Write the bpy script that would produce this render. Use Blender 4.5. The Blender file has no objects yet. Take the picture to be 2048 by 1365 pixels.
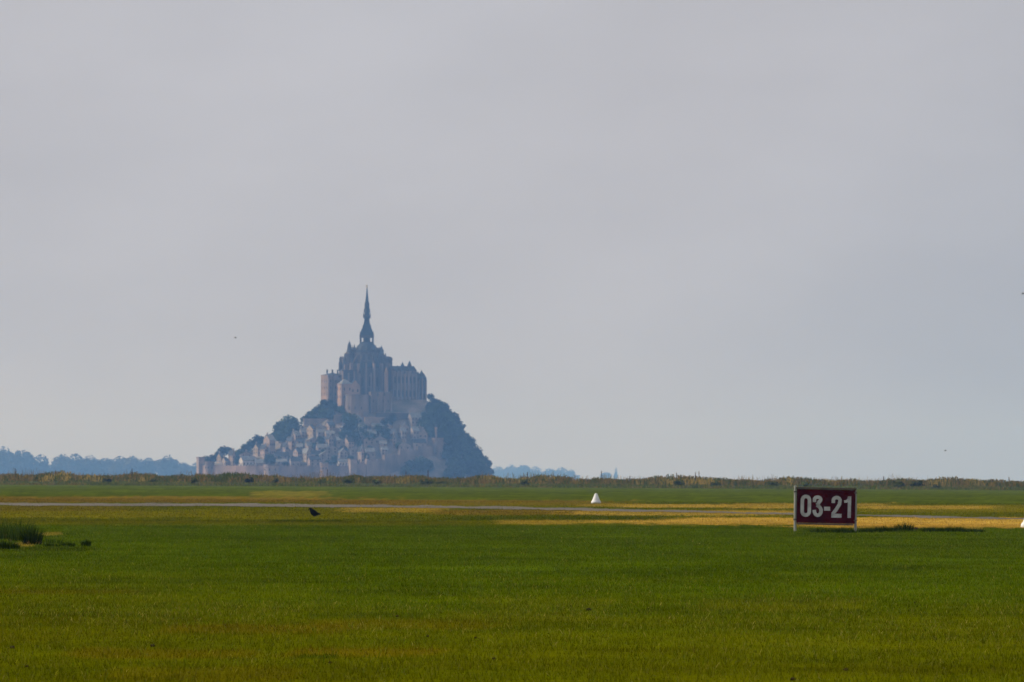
import bpy, math, random
import numpy as np
from mathutils import Vector, Matrix

random.seed(7)
rng = np.random.default_rng(11)
sc = bpy.context.scene
COL = sc.collection
R = math.radians

# ------------------------------------------------------------------ camera
CAM_H = 1.33                      # crouching photographer beside the airfield
FPX = 21787.0                     # focal length in pixels of a 2048 px wide frame
HORIZON = 957.0
ROLL = R(0.30)
PITCH = math.atan((HORIZON - 682.5) / FPX)
cam_d = bpy.data.cameras.new("camera")
cam = bpy.data.objects.new("camera", cam_d)
COL.objects.link(cam)
cam_d.sensor_width = 36.0
cam_d.lens = FPX * 36.0 / 2048.0
cam_d.clip_start = 1.0
cam_d.clip_end = 80000.0
CAM_M = Matrix.Rotation(R(90) + PITCH, 4, 'X') @ Matrix.Rotation(ROLL, 4, 'Z')
cam.matrix_world = Matrix.Translation((0, 0, CAM_H)) @ CAM_M
cam_d.dof.use_dof = True
cam_d.dof.focus_distance = 130.0
cam_d.dof.aperture_fstop = 28.0
sc.camera = cam

# ------------------------------------------------------------------ light
SUN_EL = R(36)
SUN_AZ = Vector((-1.0, 0.30, 0.0)).normalized()
TO_SUN = Vector((SUN_AZ.x * math.cos(SUN_EL), SUN_AZ.y * math.cos(SUN_EL), math.sin(SUN_EL)))
sun_d = bpy.data.lights.new("sun", 'SUN')
sun_d.energy = 4.0
sun_d.angle = R(0.55)
sun_d.color = (1.0, 0.93, 0.82)
sun = bpy.data.objects.new("sun", sun_d)
sun.rotation_euler = (-TO_SUN).to_track_quat('-Z', 'Y').to_euler()
sun.location = (-900, 0, 200)
COL.objects.link(sun)

w = bpy.data.worlds.new("World")
sc.world = w
w.use_nodes = True
nt = w.node_tree
nt.nodes.clear()
def N(tree, t, **kw):
    n = tree.nodes.new(t)
    for k, v in kw.items():
        setattr(n, k, v)
    return n
sky = N(nt, 'ShaderNodeTexSky', sky_type='NISHITA', sun_disc=False)
sky.sun_elevation = SUN_EL
sky.sun_rotation = math.atan2(TO_SUN.x, TO_SUN.y)
sky.altitude = 20
sky.air_density = 1.0
sky.dust_density = 4.0
tc = N(nt, 'ShaderNodeTexCoord')
def cloud(scale, loc, detail, lo, hi, zs=2.5):
    mp = N(nt, 'ShaderNodeMapping')
    mp.inputs['Location'].default_value = loc
    mp.inputs['Scale'].default_value = (1, 1, zs)
    nz = N(nt, 'ShaderNodeTexNoise')
    nz.inputs['Scale'].default_value = scale
    nz.inputs['Detail'].default_value = detail
    nz.inputs['Roughness'].default_value = 0.5
    mr = N(nt, 'ShaderNodeMapRange')
    mr.inputs[1].default_value = 0.3; mr.inputs[2].default_value = 0.7
    mr.inputs[3].default_value = lo; mr.inputs[4].default_value = hi
    nt.links.new(tc.outputs['Generated'], mp.inputs['Vector'])
    nt.links.new(mp.outputs[0], nz.inputs['Vector'])
    nt.links.new(nz.outputs['Fac'], mr.inputs[0])
    return mr.outputs[0]
c1 = cloud(24.0, (0.0, 0.0, 0.0), 4.0, 0.93, 1.06)
c2 = cloud(9.0, (1.0824, -0.43445, -1.11512), 1.0, 0.0, 1.0, 1.0)
veil = N(nt, 'ShaderNodeMixRGB')                        # veil of high thin cloud, denser and thinner stretches
veil.inputs[1].default_value = (3.95, 4.35, 5.15, 1)
veil.inputs[2].default_value = (5.95, 5.95, 6.55, 1)
nt.links.new(c2, veil.inputs[0])
hz = N(nt, 'ShaderNodeMixRGB', blend_type='MULTIPLY')
hz.inputs[0].default_value = 1.0
nt.links.new(veil.outputs[0], hz.inputs[1])
nt.links.new(c1, hz.inputs[2])
mx = N(nt, 'ShaderNodeMixRGB')
mx.inputs[0].default_value = 0.84
nt.links.new(sky.outputs[0], mx.inputs[1]); nt.links.new(hz.outputs[0], mx.inputs[2])
bg = N(nt, 'ShaderNodeBackground')
bg.inputs['Strength'].default_value = 0.1
wo = N(nt, 'ShaderNodeOutputWorld')
nt.links.new(mx.outputs[0], bg.inputs['Color'])
nt.links.new(bg.outputs[0], wo.inputs['Surface'])

sc.view_settings.view_transform = 'Standard'
sc.view_settings.look = 'None'
sc.view_settings.exposure = 0.0
sc.view_settings.gamma = 1.0
sc.view_settings.use_curve_mapping = False
sc.cycles.use_denoising = True
sc.cycles.max_bounces = 4
sc.cycles.diffuse_bounces = 2
sc.cycles.volume_bounces = 0
sc.cycles.transparent_max_bounces = 4

# ------------------------------------------------------------------ helpers
def horizon_at(px):
    return HORIZON + math.tan(ROLL) * (px - 1024)
def ray(px, py):
    d = CAM_M.to_3x3() @ Vector(((px - 1024) / FPX, (682.5 - py) / FPX, -1.0))
    return d
def at(px, py, Y):
    """World point seen at a frame position when standing at distance Y."""
    d = ray(px, py)
    t = Y / d.y
    return Vector((d.x * t, Y, CAM_H + d.z * t))
def on_ground(px, py):
    d = ray(px, py)
    t = -CAM_H / d.z
    return Vector((d.x * t, d.y * t, 0.0))

class MB:
    def __init__(s):
        s.v = []; s.f = []; s.m = []
    def add(s, vs, fs, mi=0):
        b = len(s.v)
        s.v.extend([tuple(p) for p in vs])
        s.f.extend([tuple(i + b for i in f) for f in fs])
        s.m.extend([mi] * len(fs))
        return s
    def box(s, c, size, rz=0.0, mi=0, taper=1.0):
        cx, cy, cz = c; a, b, h = size[0] / 2, size[1] / 2, size[2] / 2
        co, si = math.cos(rz), math.sin(rz)
        vs = []
        for z, k in ((-h, 1.0), (h, taper)):
            for x, y in ((-a, -b), (a, -b), (a, b), (-a, b)):
                x *= k; y *= k
                vs.append((cx + x * co - y * si, cy + x * si + y * co, cz + z))
        return s.add(vs, [(3, 2, 1, 0), (4, 5, 6, 7), (0, 1, 5, 4), (1, 2, 6, 5), (2, 3, 7, 6), (3, 0, 4, 7)], mi)
    def lathe(s, c, prof, n=12, mi=0, rz=0.0, sx=1.0, sy=1.0):
        vs = []; fs = []
        for r, z in prof:
            for k in range(n):
                a = rz + 2 * math.pi * k / n
                vs.append((c[0] + math.cos(a) * r * sx, c[1] + math.sin(a) * r * sy, c[2] + z))
        for j in range(len(prof) - 1):
            for k in range(n):
                k2 = (k + 1) % n
                fs.append((j * n + k, j * n + k2, (j + 1) * n + k2, (j + 1) * n + k))
        fs.append(tuple(range(n - 1, -1, -1)))
        fs.append(tuple((len(prof) - 1) * n + k for k in range(n)))
        return s.add(vs, fs, mi)
    def gable(s, c, W, D, H, rz=0.0, over=0.0, mi=0, along='x', th=0.25):
        """Pitched roof slab solid; eaves level at c.z, ridge along local x or y."""
        if along == 'y':
            return s.gable(c, D, W, H, rz + math.pi / 2, over, mi, 'x', th)
        co, si = math.cos(rz), math.sin(rz)
        a, b = W / 2 + over, D / 2 + over
        drop = H * over / (D / 2)
        vs = []
        for x in (-a, a):
            for y, z in ((-b, -drop), (0, H), (b, -drop), (b, -drop - th), (0, H - th * 0.6), (-b, -drop - th)):
                vs.append((c[0] + x * co - y * si, c[1] + x * si + y * co, c[2] + z))
        fs = [(0, 1, 4, 5), (1, 2, 3, 4), (11, 10, 7, 6), (10, 9, 8, 7), (0, 6, 7, 1), (1, 7, 8, 2), (2, 8, 9, 3), (3, 9, 10, 4), (4, 10, 11, 5), (5, 11, 6, 0)]
        return s.add(vs, fs, mi)
    def gable_wall(s, c, W, D, H, GH, rz=0.0, mi=0, along='x'):
        """Walls with two pointed gable ends, base centre at c."""
        if along == 'y':
            return s.gable_wall(c, D, W, H, GH, rz + math.pi / 2, mi, 'x')
        co, si = math.cos(rz), math.sin(rz)
        a, b = W / 2, D / 2
        vs = []
        for x in (-a, a):
            for y, z in ((-b, 0), (-b, H), (0, H + GH), (b, H), (b, 0)):
                vs.append((c[0] + x * co - y * si, c[1] + x * si + y * co, c[2] + z))
        fs = [(0, 1, 2, 3, 4), (9, 8, 7, 6, 5), (0, 5, 6, 1), (1, 6, 7, 2), (2, 7, 8, 3), (3, 8, 9, 4), (4, 9, 5, 0)]
        return s.add(vs, fs, mi)
    def tube(s, pts, rad, n=6, mi=0, flat=None):
        vs = []; fs = []
        pts = [Vector(p) for p in pts]
        for i, p in enumerate(pts):
            d = (pts[min(i + 1, len(pts) - 1)] - pts[max(i - 1, 0)]).normalized()
            up = Vector((0, 1, 0)) if abs(d.y) < 0.9 else Vector((1, 0, 0))
            e1 = d.cross(up).normalized(); e2 = d.cross(e1).normalized()
            r = rad[i]
            ra, rb = (r, r) if not isinstance(r, (tuple, list)) else r
            for k in range(n):
                a = 2 * math.pi * k / n
                vs.append(p + e1 * math.cos(a) * ra + e2 * math.sin(a) * rb)
        for j in range(len(pts) - 1):
            for k in range(n):
                k2 = (k + 1) % n
                fs.append((j * n + k, j * n + k2, (j + 1) * n + k2, (j + 1) * n + k))
        fs.append(tuple(range(n - 1, -1, -1)))
        fs.append(tuple((len(pts) - 1) * n + k for k in range(n)))
        return s.add(vs, fs, mi)
    def mesh(s, name, mats, smooth=False):
        me = bpy.data.meshes.new(name)
        me.from_pydata(s.v, [], s.f)
        for m in (mats if isinstance(mats, (list, tuple)) else [mats]):
            me.materials.append(m)
        if len(set(s.m)) > 1:
            me.polygons.foreach_set('material_index', s.m)
        if smooth:
            me.polygons.foreach_set('use_smooth', [True] * len(me.polygons))
        me.update()
        return me
    def build(s, name, mats, parent=None, smooth=False):
        return link(name, s.mesh(name, mats, smooth), parent)

def link(name, me, parent=None, loc=None, rz=None, scale=None):
    o = bpy.data.objects.new(name, me)
    COL.objects.link(o)
    if parent is not None:
        o.parent = parent
    if loc is not None: o.location = loc
    if rz is not None: o.rotation_euler = (0, 0, rz)
    if scale is not None: o.scale = scale if isinstance(scale, (tuple, list)) else (scale,) * 3
    return o
def tag(o, label=None, cat=None, group=None, kind=None):
    if label: o['label'] = label
    if cat: o['category'] = cat
    if group: o['group'] = group
    if kind: o['kind'] = kind
    return o
def thing(name, label, cat, loc=(0, 0, 0), rz=0.0, group=None):
    o = bpy.data.objects.new(name, None)
    o.empty_display_size = 0.3
    COL.objects.link(o)
    o.location = loc
    o.rotation_euler = (0, 0, rz)
    return tag(o, label, cat, group)
def raw_mesh(name, V, F, mat, attrs=None, smooth=False):
    """V (n,3), F (m,k) arrays -> mesh, quickly."""
    me = bpy.data.meshes.new(name)
    n, m, k = len(V), len(F), F.shape[1]
    me.vertices.add(n); me.vertices.foreach_set('co', np.ascontiguousarray(V, np.float32).ravel())
    me.loops.add(m * k); me.loops.foreach_set('vertex_index', np.ascontiguousarray(F, np.int32).ravel())
    me.polygons.add(m); me.polygons.foreach_set('loop_start', np.arange(0, m * k, k, dtype=np.int32))
    if smooth:
        me.polygons.foreach_set('use_smooth', np.ones(m, bool))
    for nm, c in (attrs or {}).items():
        at_ = me.attributes.new(nm, 'FLOAT_COLOR', 'POINT')
        c4 = np.ones((n, 4), np.float32); c4[:, :3] = c
        at_.data.foreach_set('color', c4.ravel())
    me.materials.append(mat)
    me.update(calc_edges=True)
    return me

# ------------------------------------------------------------------ materials
def mat_new(name):
    m = bpy.data.materials.new(name); m.use_nodes = True
    t = m.node_tree; t.nodes.clear()
    out = N(t, 'ShaderNodeOutputMaterial')
    p = N(t, 'ShaderNodeBsdfPrincipled')
    t.links.new(p.outputs[0], out.inputs[0])
    p.inputs['Roughness'].default_value = 0.9
    p.inputs['Specular IOR Level'].default_value = 0.15
    return m, t, p, out
def noisy(name, ca, cb, scale, rough=0.9, detail=5, bump=0.0, stretch=(1, 1, 1), island=0.0, spec=0.15, contrast=(0.35, 0.65)):
    m, t, p, out = mat_new(name)
    g = N(t, 'ShaderNodeNewGeometry')
    mp = N(t, 'ShaderNodeMapping'); mp.inputs['Scale'].default_value = stretch
    nz = N(t, 'ShaderNodeTexNoise'); nz.inputs['Scale'].default_value = scale; nz.inputs['Detail'].default_value = detail
    t.links.new(g.outputs['Position'], mp.inputs[0]); t.links.new(mp.outputs[0], nz.inputs['Vector'])
    mr = N(t, 'ShaderNodeMapRange'); mr.inputs[1].default_value = contrast[0]; mr.inputs[2].default_value = contrast[1]
    t.links.new(nz.outputs['Fac'], mr.inputs[0])
    mix = N(t, 'ShaderNodeMixRGB')
    mix.inputs[1].default_value = (*ca, 1); mix.inputs[2].default_value = (*cb, 1)
    t.links.new(mr.outputs[0], mix.inputs[0])
    colr = mix.outputs[0]
    if island:
        hs = N(t, 'ShaderNodeHueSaturation')
        m2 = N(t, 'ShaderNodeMapRange'); m2.inputs[3].default_value = 1 - island; m2.inputs[4].default_value = 1 + island
        t.links.new(g.outputs['Random Per Island'], m2.inputs[0])
        t.links.new(m2.outputs[0], hs.inputs['Value']); t.links.new(colr, hs.inputs['Color'])
        colr = hs.outputs[0]
    t.links.new(colr, p.inputs['Base Color'])
    p.inputs['Roughness'].default_value = rough
    p.inputs['Specular IOR Level'].default_value = spec
    p.inputs['IOR'].default_value = 1.45
    if bump:
        b = N(t, 'ShaderNodeBump'); b.inputs['Strength'].default_value = bump
        t.links.new(nz.outputs['Fac'], b.inputs['Height']); t.links.new(b.outputs[0], p.inputs['Normal'])
    return m
def foliage(name, ca, cb, scale, island=0.35, trans=0.25):
    m = noisy(name, ca, cb, scale, island=island, spec=0.05)
    t = m.node_tree
    p = [n for n in t.nodes if n.type == 'BSDF_PRINCIPLED'][0]
    out = [n for n in t.nodes if n.type == 'OUTPUT_MATERIAL'][0]
    src = p.inputs['Base Color'].links[0].from_socket
    oi = N(t, 'ShaderNodeObjectInfo'); mr = N(t, 'ShaderNodeMapRange')
    mr.inputs[3].default_value = .45; mr.inputs[4].default_value = 1.9
    t.links.new(oi.outputs['Random'], mr.inputs[0])
    mu = N(t, 'ShaderNodeMixRGB', blend_type='MULTIPLY'); mu.inputs[0].default_value = 1.0
    t.links.new(src, mu.inputs[1]); t.links.new(mr.outputs[0], mu.inputs[2])
    src = mu.outputs[0]; t.links.new(src, p.inputs['Base Color'])
    tr = N(t, 'ShaderNodeBsdfTranslucent'); t.links.new(src, tr.inputs['Color'])
    ms = N(t, 'ShaderNodeMixShader'); ms.inputs[0].default_value = trans
    t.links.new(p.outputs[0], ms.inputs[1]); t.links.new(tr.outputs[0], ms.inputs[2])
    t.links.new(ms.outputs[0], out.inputs[0])
    return m
def attr_mat(name, rough=0.9, trans=0.0, noise=None, gain=1.0):
    m, t, p, out = mat_new(name)
    a = N(t, 'ShaderNodeAttribute', attribute_name='tint')
    c = a.outputs['Color']
    if noise:
        g = N(t, 'ShaderNodeNewGeometry')
        prev = c
        for sc_, st, lo, hi in noise:
            mp = N(t, 'ShaderNodeMapping'); mp.inputs['Scale'].default_value = st
            nz = N(t, 'ShaderNodeTexNoise'); nz.inputs['Scale'].default_value = sc_; nz.inputs['Detail'].default_value = 4
            t.links.new(g.outputs['Position'], mp.inputs[0]); t.links.new(mp.outputs[0], nz.inputs['Vector'])
            mr = N(t, 'ShaderNodeMapRange'); mr.inputs[1].default_value = .3; mr.inputs[2].default_value = .7
            mr.inputs[3].default_value = lo; mr.inputs[4].default_value = hi
            t.links.new(nz.outputs['Fac'], mr.inputs[0])
            mu = N(t, 'ShaderNodeMixRGB', blend_type='MULTIPLY'); mu.inputs[0].default_value = 1
            t.links.new(prev, mu.inputs[1]); t.links.new(mr.outputs[0], mu.inputs[2])
            prev = mu.outputs[0]
        c = prev
    t.links.new(c, p.inputs['Base Color'])
    p.inputs['Roughness'].default_value = rough
    p.inputs['Specular IOR Level'].default_value = 0.0
    if trans:
        tr = N(t, 'ShaderNodeBsdfTranslucent'); t.links.new(c, tr.inputs['Color'])
        ms = N(t, 'ShaderNodeMixShader'); ms.inputs[0].default_value = trans
        t.links.new(p.outputs[0], ms.inputs[1]); t.links.new(tr.outputs[0], ms.inputs[2])
        t.links.new(ms.outputs[0], out.inputs[0])
    return m

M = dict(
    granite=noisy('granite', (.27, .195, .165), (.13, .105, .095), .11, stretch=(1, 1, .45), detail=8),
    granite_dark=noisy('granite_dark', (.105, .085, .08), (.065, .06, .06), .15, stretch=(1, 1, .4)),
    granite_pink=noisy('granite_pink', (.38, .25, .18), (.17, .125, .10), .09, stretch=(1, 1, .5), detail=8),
    rock=noisy('rock', (.24, .19, .165), (.07, .07, .045), .06, detail=8),
    cream=noisy('cream_plaster', (.33, .25, .175), (.24, .19, .14), .2),
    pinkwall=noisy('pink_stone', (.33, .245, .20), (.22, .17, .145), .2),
    whitewall=noisy('white_plaster', (.54, .48, .43), (.44, .40, .36), .4),
    greywall=noisy('grey_stone', (.30, .245, .215), (.19, .16, .15), .3),
    slate=noisy('slate', (.045, .05, .06), (.03, .033, .04), .4, rough=.8, spec=.15),
    slate_pale=noisy('pale_slate', (.19, .19, .19), (.13, .13, .135), .4, rough=.8, spec=.15),
    glass=noisy('dark_window', (.02, .022, .026), (.03, .03, .034), 1.0, rough=.25, spec=.5),
    lead=noisy('lead_roof', (.035, .042, .05), (.025, .03, .036), .4, rough=.75, spec=.15),
    gilt=noisy('gilt', (.6, .42, .12), (.5, .36, .1), 1.0, rough=.35),
    bark=noisy('bark', (.10, .075, .05), (.06, .045, .032), .8),
    leaf=foliage('mount_foliage', (.030, .045, .012), (.018, .030, .010), .08),
    leaf_far=foliage('far_foliage', (.06, .05, .018), (.04, .036, .014), .03),
    bush=foliage('bush_foliage', (.075, .085, .012), (.035, .045, .006), .8),
    red=noisy('sign_red', (.088, .0014, .0022), (.045, .0018, .0026), 3.0, rough=.9, spec=.05),
    white_paint=noisy('letter_white', (.64, .61, .57), (.46, .43, .40), 5.0, rough=.6),
    post_paint=noisy('post_paint', (.36, .35, .30), (.25, .245, .21), 7.0, rough=.6, stretch=(1, 1, .3)),
    rail=noisy('rail_metal', (.15, .115, .09), (.09, .07, .058), 6.0, rough=.6),
    cone_white=noisy('cone_white', (.84, .83, .79), (.58, .56, .50), 2.5, rough=.7, spec=.1, contrast=(.4, .85)),
    feather=noisy('black_feather', (.006, .006, .008), (.009, .009, .011), 30, rough=.8, spec=.05),
    horn=noisy('bird_horn', (.012, .011, .011), (.02, .018, .017), 40, rough=.5),
    soil=noisy('soil', (.028, .018, .010), (.05, .032, .016), 12, bump=.4, spec=0.0, rough=1.0),
    asphalt=noisy('asphalt', (.15, .125, .092), (.085, .074, .05), .25, detail=8, stretch=(1, .35, 1)),
)

# ------------------------------------------------------------------ ground colours
def vnoise(x, y, seed=0):
    """smooth value noise, vectorised"""
    xi = np.floor(x).astype(np.int64); yi = np.floor(y).astype(np.int64)
    fx = x - xi; fy = y - yi
    fx = fx * fx * (3 - 2 * fx); fy = fy * fy * (3 - 2 * fy)
    def h(a, b):
        n = (a * 374761393 + b * 668265263 + seed * 982451653) & 0x7fffffff
        n = ((n ^ (n >> 13)) * 1274126177) & 0x7fffffff
        return ((n ^ (n >> 16)) & 0xffff) / 65535.0
    return (h(xi, yi) * (1 - fx) + h(xi + 1, yi) * fx) * (1 - fy) + (h(xi, yi + 1) * (1 - fx) + h(xi + 1, yi + 1) * fx) * fy
def fnoise(x, y, seed=0, o=3):
    a = 0.0; amp = 0.5; tot = 0
    for k in range(o):
        a = a + amp * vnoise(x, y, seed + k * 17); tot += amp
        x = x * 2.03; y = y * 2.03; amp *= .55
    return a / tot
def ss(a, b, x):
    t = np.clip((x - a) / (b - a), 0, 1)
    return t * t * (3 - 2 * t)
def ground_z(x, y):
    fade = 1 - ss(290, 340, y)
    return fade * (0.030 * (fnoise(x / 7.0, y / 11.0, 3) - .5) + 0.026 * (fnoise(x / 2.2, y / 3.0, 9) - .5))
def gz(x, y):
    return float(ground_z(np.array([x * 1.0]), np.array([y * 1.0]))[0])

LUSH = np.array((.061, .090, .0004)); OLIVE = np.array((.082, .083, .0004)); BROWN = np.array((.106, .072, .0012))
YELLOW = np.array((.150, .125, .0030)); STRAW = np.array((.39, .245, .038)); MEADOW = np.array((.058, .074, .0010))
RUST = np.array((.150, .090, .0100)); DARK = np.array((.028, .042, .0006)); PALE = np.array((.080, .095, .020))
# dry and dark patches of turf, plus the sign's painted shadow: centre of patch as frame position -> converted to ground metres
PATCH = [  # px0 px1 py0 py1 colour strength
    (-900, 470, 1021, 1037, YELLOW, .65), (-900, 300, 1012, 1024, RUST, .4), (380, 720, 1016, 1040, YELLOW, .35), (-900, 2300, 1043, 1053, YELLOW, .35),
    (680, 900, 1015, 1026, STRAW, .45), (860, 1180, 1020, 1031, RUST, .7), (990, 1160, 1039, 1050, STRAW, .5),
    (1120, 1620, 1021, 1032, STRAW, .62), (1290, 2300, 1035, 1052, STRAW, .95), (1560, 2800, 1036, 1058, STRAW, .95),
    (1150, 1420, 1040, 1048, STRAW, .7),
    (1230, 1470, 1009, 1016, STRAW, .75), (1440, 1800, 1007, 1018, STRAW, .62), (1680, 2300, 1010, 1026, YELLOW, .8), (1720, 2000, 1012, 1019, STRAW, .6),
    (-900, 720, 993, 1006, RUST, .75), (500, 660, 982, 994, STRAW, .22), (600, 1250, 1000, 1011, RUST, .8),
    (840, 1300, 1004, 1014, YELLOW, .5), (1150, 1300, 1008, 1014, STRAW, .35),
    (880, 1350, 1032, 1042, DARK, .6), (540, 700, 1041, 1045, DARK, .9), (700, 900, 1041, 1045, DARK, .45),
    (1600, 1930, 1057, 1066, DARK, .75), (75, 130, 1066, 1073, STRAW, .45), (30, 72, 1086, 1095, STRAW, .45), (-60, 190, 1094, 1104, DARK, .6),  # dark strip along the sign: its cast shadow painted in, plus dark grass
    (130, 520, 1296, 1318, BROWN, .55), (320, 720, 1250, 1268, BROWN, .6), (-50, 300, 1180, 1190, BROWN, .4), (560, 900, 1296, 1312, BROWN, .65),
    (600, 1000, 1240, 1262, BROWN, .4), (200, 620, 1330, 1365, BROWN, .35), (600, 680, 1308, 1314, DARK, .9), (1600, 1960, 1090, 1098, DARK, .3),
    (1380, 1900, 1130, 1142, DARK, .35), (640, 960, 1180, 1192, DARK, .4), (600, 860, 1228, 1238, DARK, .45), (1560, 1760, 1318, 1326, DARK, .3),
    (880, 1200, 1222, 1244, YELLOW, .22), (1400, 1760, 1196, 1222, YELLOW, .25), (940, 1240, 1195, 1222, YELLOW, .18),
]
TANR = math.tan(ROLL)
def to_frame(X, Y, Z=0.0):
    """frame position of ground points (small-angle form of the camera above)"""
    u = X / Y * FPX; v = (CAM_H - Z) / Y * FPX
    return 1024 + u - TANR * (v - (682.5 - HORIZON) * 0), HORIZON + TANR * u + v
def turf_colour(X, Y):
    px, py = to_frame(X, Y)
    n1 = fnoise(X / 5.0, Y / 9.0, 21); n2 = fnoise(X / 1.3, Y / 4.0, 33); n3 = fnoise(X / .35, Y / .8, 41)
    C = np.zeros(X.shape + (3,))
    def blend(C, col, a):
        a = np.clip(a, 0, 1)[..., None]
        return C * (1 - a) + col * a
    C[:] = LUSH
    olive = ss(1130, 1300, py + 70 * (n1 - .5) - 45 * ss(900, 100, px) * -1) * .9
    C = blend(C, OLIVE, olive + .5 * (n2 - .5))
    C = blend(C, BROWN, ss(.55, .8, n1) * ss(1180, 1290, py) * .55 * ss(1300, 500, px))
    C = blend(C, OLIVE, .9 * ss(1052, 1046, py))                 # rougher grass beyond the mown lawn
    C = blend(C, MEADOW, ss(1012, 1000, py + 4 * (px < 1200) - 6 * ss(1200, 2000, px)))
    C = blend(C, PALE, ss(984, 974, py - TANR * (px - 1024)) * .55)
    n4 = fnoise(X / .32, Y / 3.0, 57, 2); n5 = fnoise(X / 2.6, Y / 5.5, 63, 2)
    q = (n2 - .5) * 1.6 + (n1 - .5) * .8 + (n4 - .5) * 2.6
    for x0, x1, y0, y1, col, s in PATCH:
        wx = max(18, (x1 - x0) * .22); wy = max(1.6, (y1 - y0) * .3)
        mk = ss(x0 - wx * .5, x0 + wx, px) * ss(x1 + wx * .5, x1 - wx, px) * ss(y0 - wy * .5, y0 + wy, py) * ss(y1 + wy * .5, y1 - wy, py)
        C = blend(C, col, s * ss(.12, .62, mk + q * .35 * (mk > 0.02)))
    C *= (0.80 + .50 * n3 - .05 + .35 * (n2 - .5) + .50 * (n5 - .5) + .25 * (n4 - .5))[..., None]
    return C

# ------------------------------------------------------------------ ground sheet
ys = np.concatenate([np.linspace(-40, 60, 11), np.arange(62, 130, .7), np.arange(130, 340, 1.6), np.arange(340, 640, 4.0), np.arange(640, 1700, 40), np.array([1700, 2200, 4000, 8000, 14000, 31000])])
us = np.linspace(-1, 1, 361)
halfw = np.maximum(14, ys * 0.075)
halfw = np.where(ys > 1700, 2000 + (ys - 1700) * .9, halfw)
XX = us[None, :] * halfw[:, None]; YY = np.repeat(ys[:, None], len(us), 1)
ZZ = np.where((YY > 60) & (YY < 340), ground_z(XX, np.maximum(YY, 1)), 0.0)
ZZ = np.where(YY <= 60, ground_z(XX, YY), ZZ)
GC = turf_colour(XX, np.maximum(YY, 30.0))
GC[YY > 2100] = (.16, .15, .12)                 # tidal flats beyond the bank
nr, nc = XX.shape
idx = np.arange(nr * nc).reshape(nr, nc)
F = np.stack([idx[:-1, :-1], idx[:-1, 1:], idx[1:, 1:], idx[1:, :-1]], -1).reshape(-1, 4)
V = np.stack([XX, YY, ZZ], -1).reshape(-1, 3)
turf_mat = attr_mat('turf', noise=[(9.0, (1, .5, 1), .75, 1.25), (60.0, (1, .6, 1), .6, 1.4)])
g = link('airfield_grass_ground', raw_mesh('airfield_grass_ground', V, F, turf_mat, {'tint': GC.reshape(-1, 3)}, smooth=True))
tag(g, kind='structure')
# wider land outside the strip in view
mb = MB()
for sx in (-1, 1):
    pts_in = [(-40, 14), (60, 14), (200, 15), (600, 45), (1700, 127.5)]
    for (ya, a), (yb, b) in zip(pts_in[:-1], pts_in[1:]):
        mb.add([(sx * a * .97, ya, -.03), (sx * 2600, ya, -.03), (sx * 2600, yb, -.03), (sx * b * .97, yb, -.03)], [(0, 1, 2, 3) if sx > 0 else (3, 2, 1, 0)])
mb.add([(-2600, -400, -.03), (2600, -400, -.03), (2600, -40, -.03), (-2600, -40, -.03)], [(0, 1, 2, 3)])
o = mb.build('outer_field', noisy('outer_turf', tuple(LUSH), tuple(OLIVE), .08))
tag(o, kind='structure')

# runway strip
near = [(-900, 1009.2), (-260, 1011.0), (-50, 1011.6), (250, 1012.2), (500, 1013.4), (750, 1015.6), (1000, 1018.6), (1280, 1023.8), (1550, 1029.7), (1850, 1036.2), (2000, 1039.2), (2150, 1043.0), (2700, 1056.0)]
far_ = [(-900, 1004.2), (-260, 1005.8), (-50, 1006.4), (250, 1007.0), (500, 1008.0), (750, 1010.5), (1000, 1013.9), (1280, 1019.8), (1550, 1026.2), (1850, 1032.6), (2000, 1036.2), (2150, 1039.6), (2700, 1052.0)]
mb = MB()
def interp(pts, n):
    xs = np.linspace(pts[0][0], pts[-1][0], n)
    return xs, np.interp(xs, [p[0] for p in pts], [p[1] for p in pts])
RN = 480
xa, ya_ = interp(near, RN); xb, yb_ = interp(far_, RN)
vs = []
en = fnoise(xa / 60, xa * 0, 5) - .5; ef = fnoise(xa / 45, xa * 0 + 9, 8) - .5
for i in range(RN):
    a = on_ground(xa[i], ya_[i] + 3.6 * en[i] + .9 * (random.random() - .5)); b = on_ground(xb[i], yb_[i] + 3.2 * ef[i] + .9 * (random.random() - .5))
    vs += [(a.x, a.y, .012), (b.x, b.y, .012)]
mb.add(vs, [(2 * i, 2 * i + 2, 2 * i + 3, 2 * i + 1) for i in range(RN - 1)])
tag(mb.build('runway', M['asphalt']), kind='structure')

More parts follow.
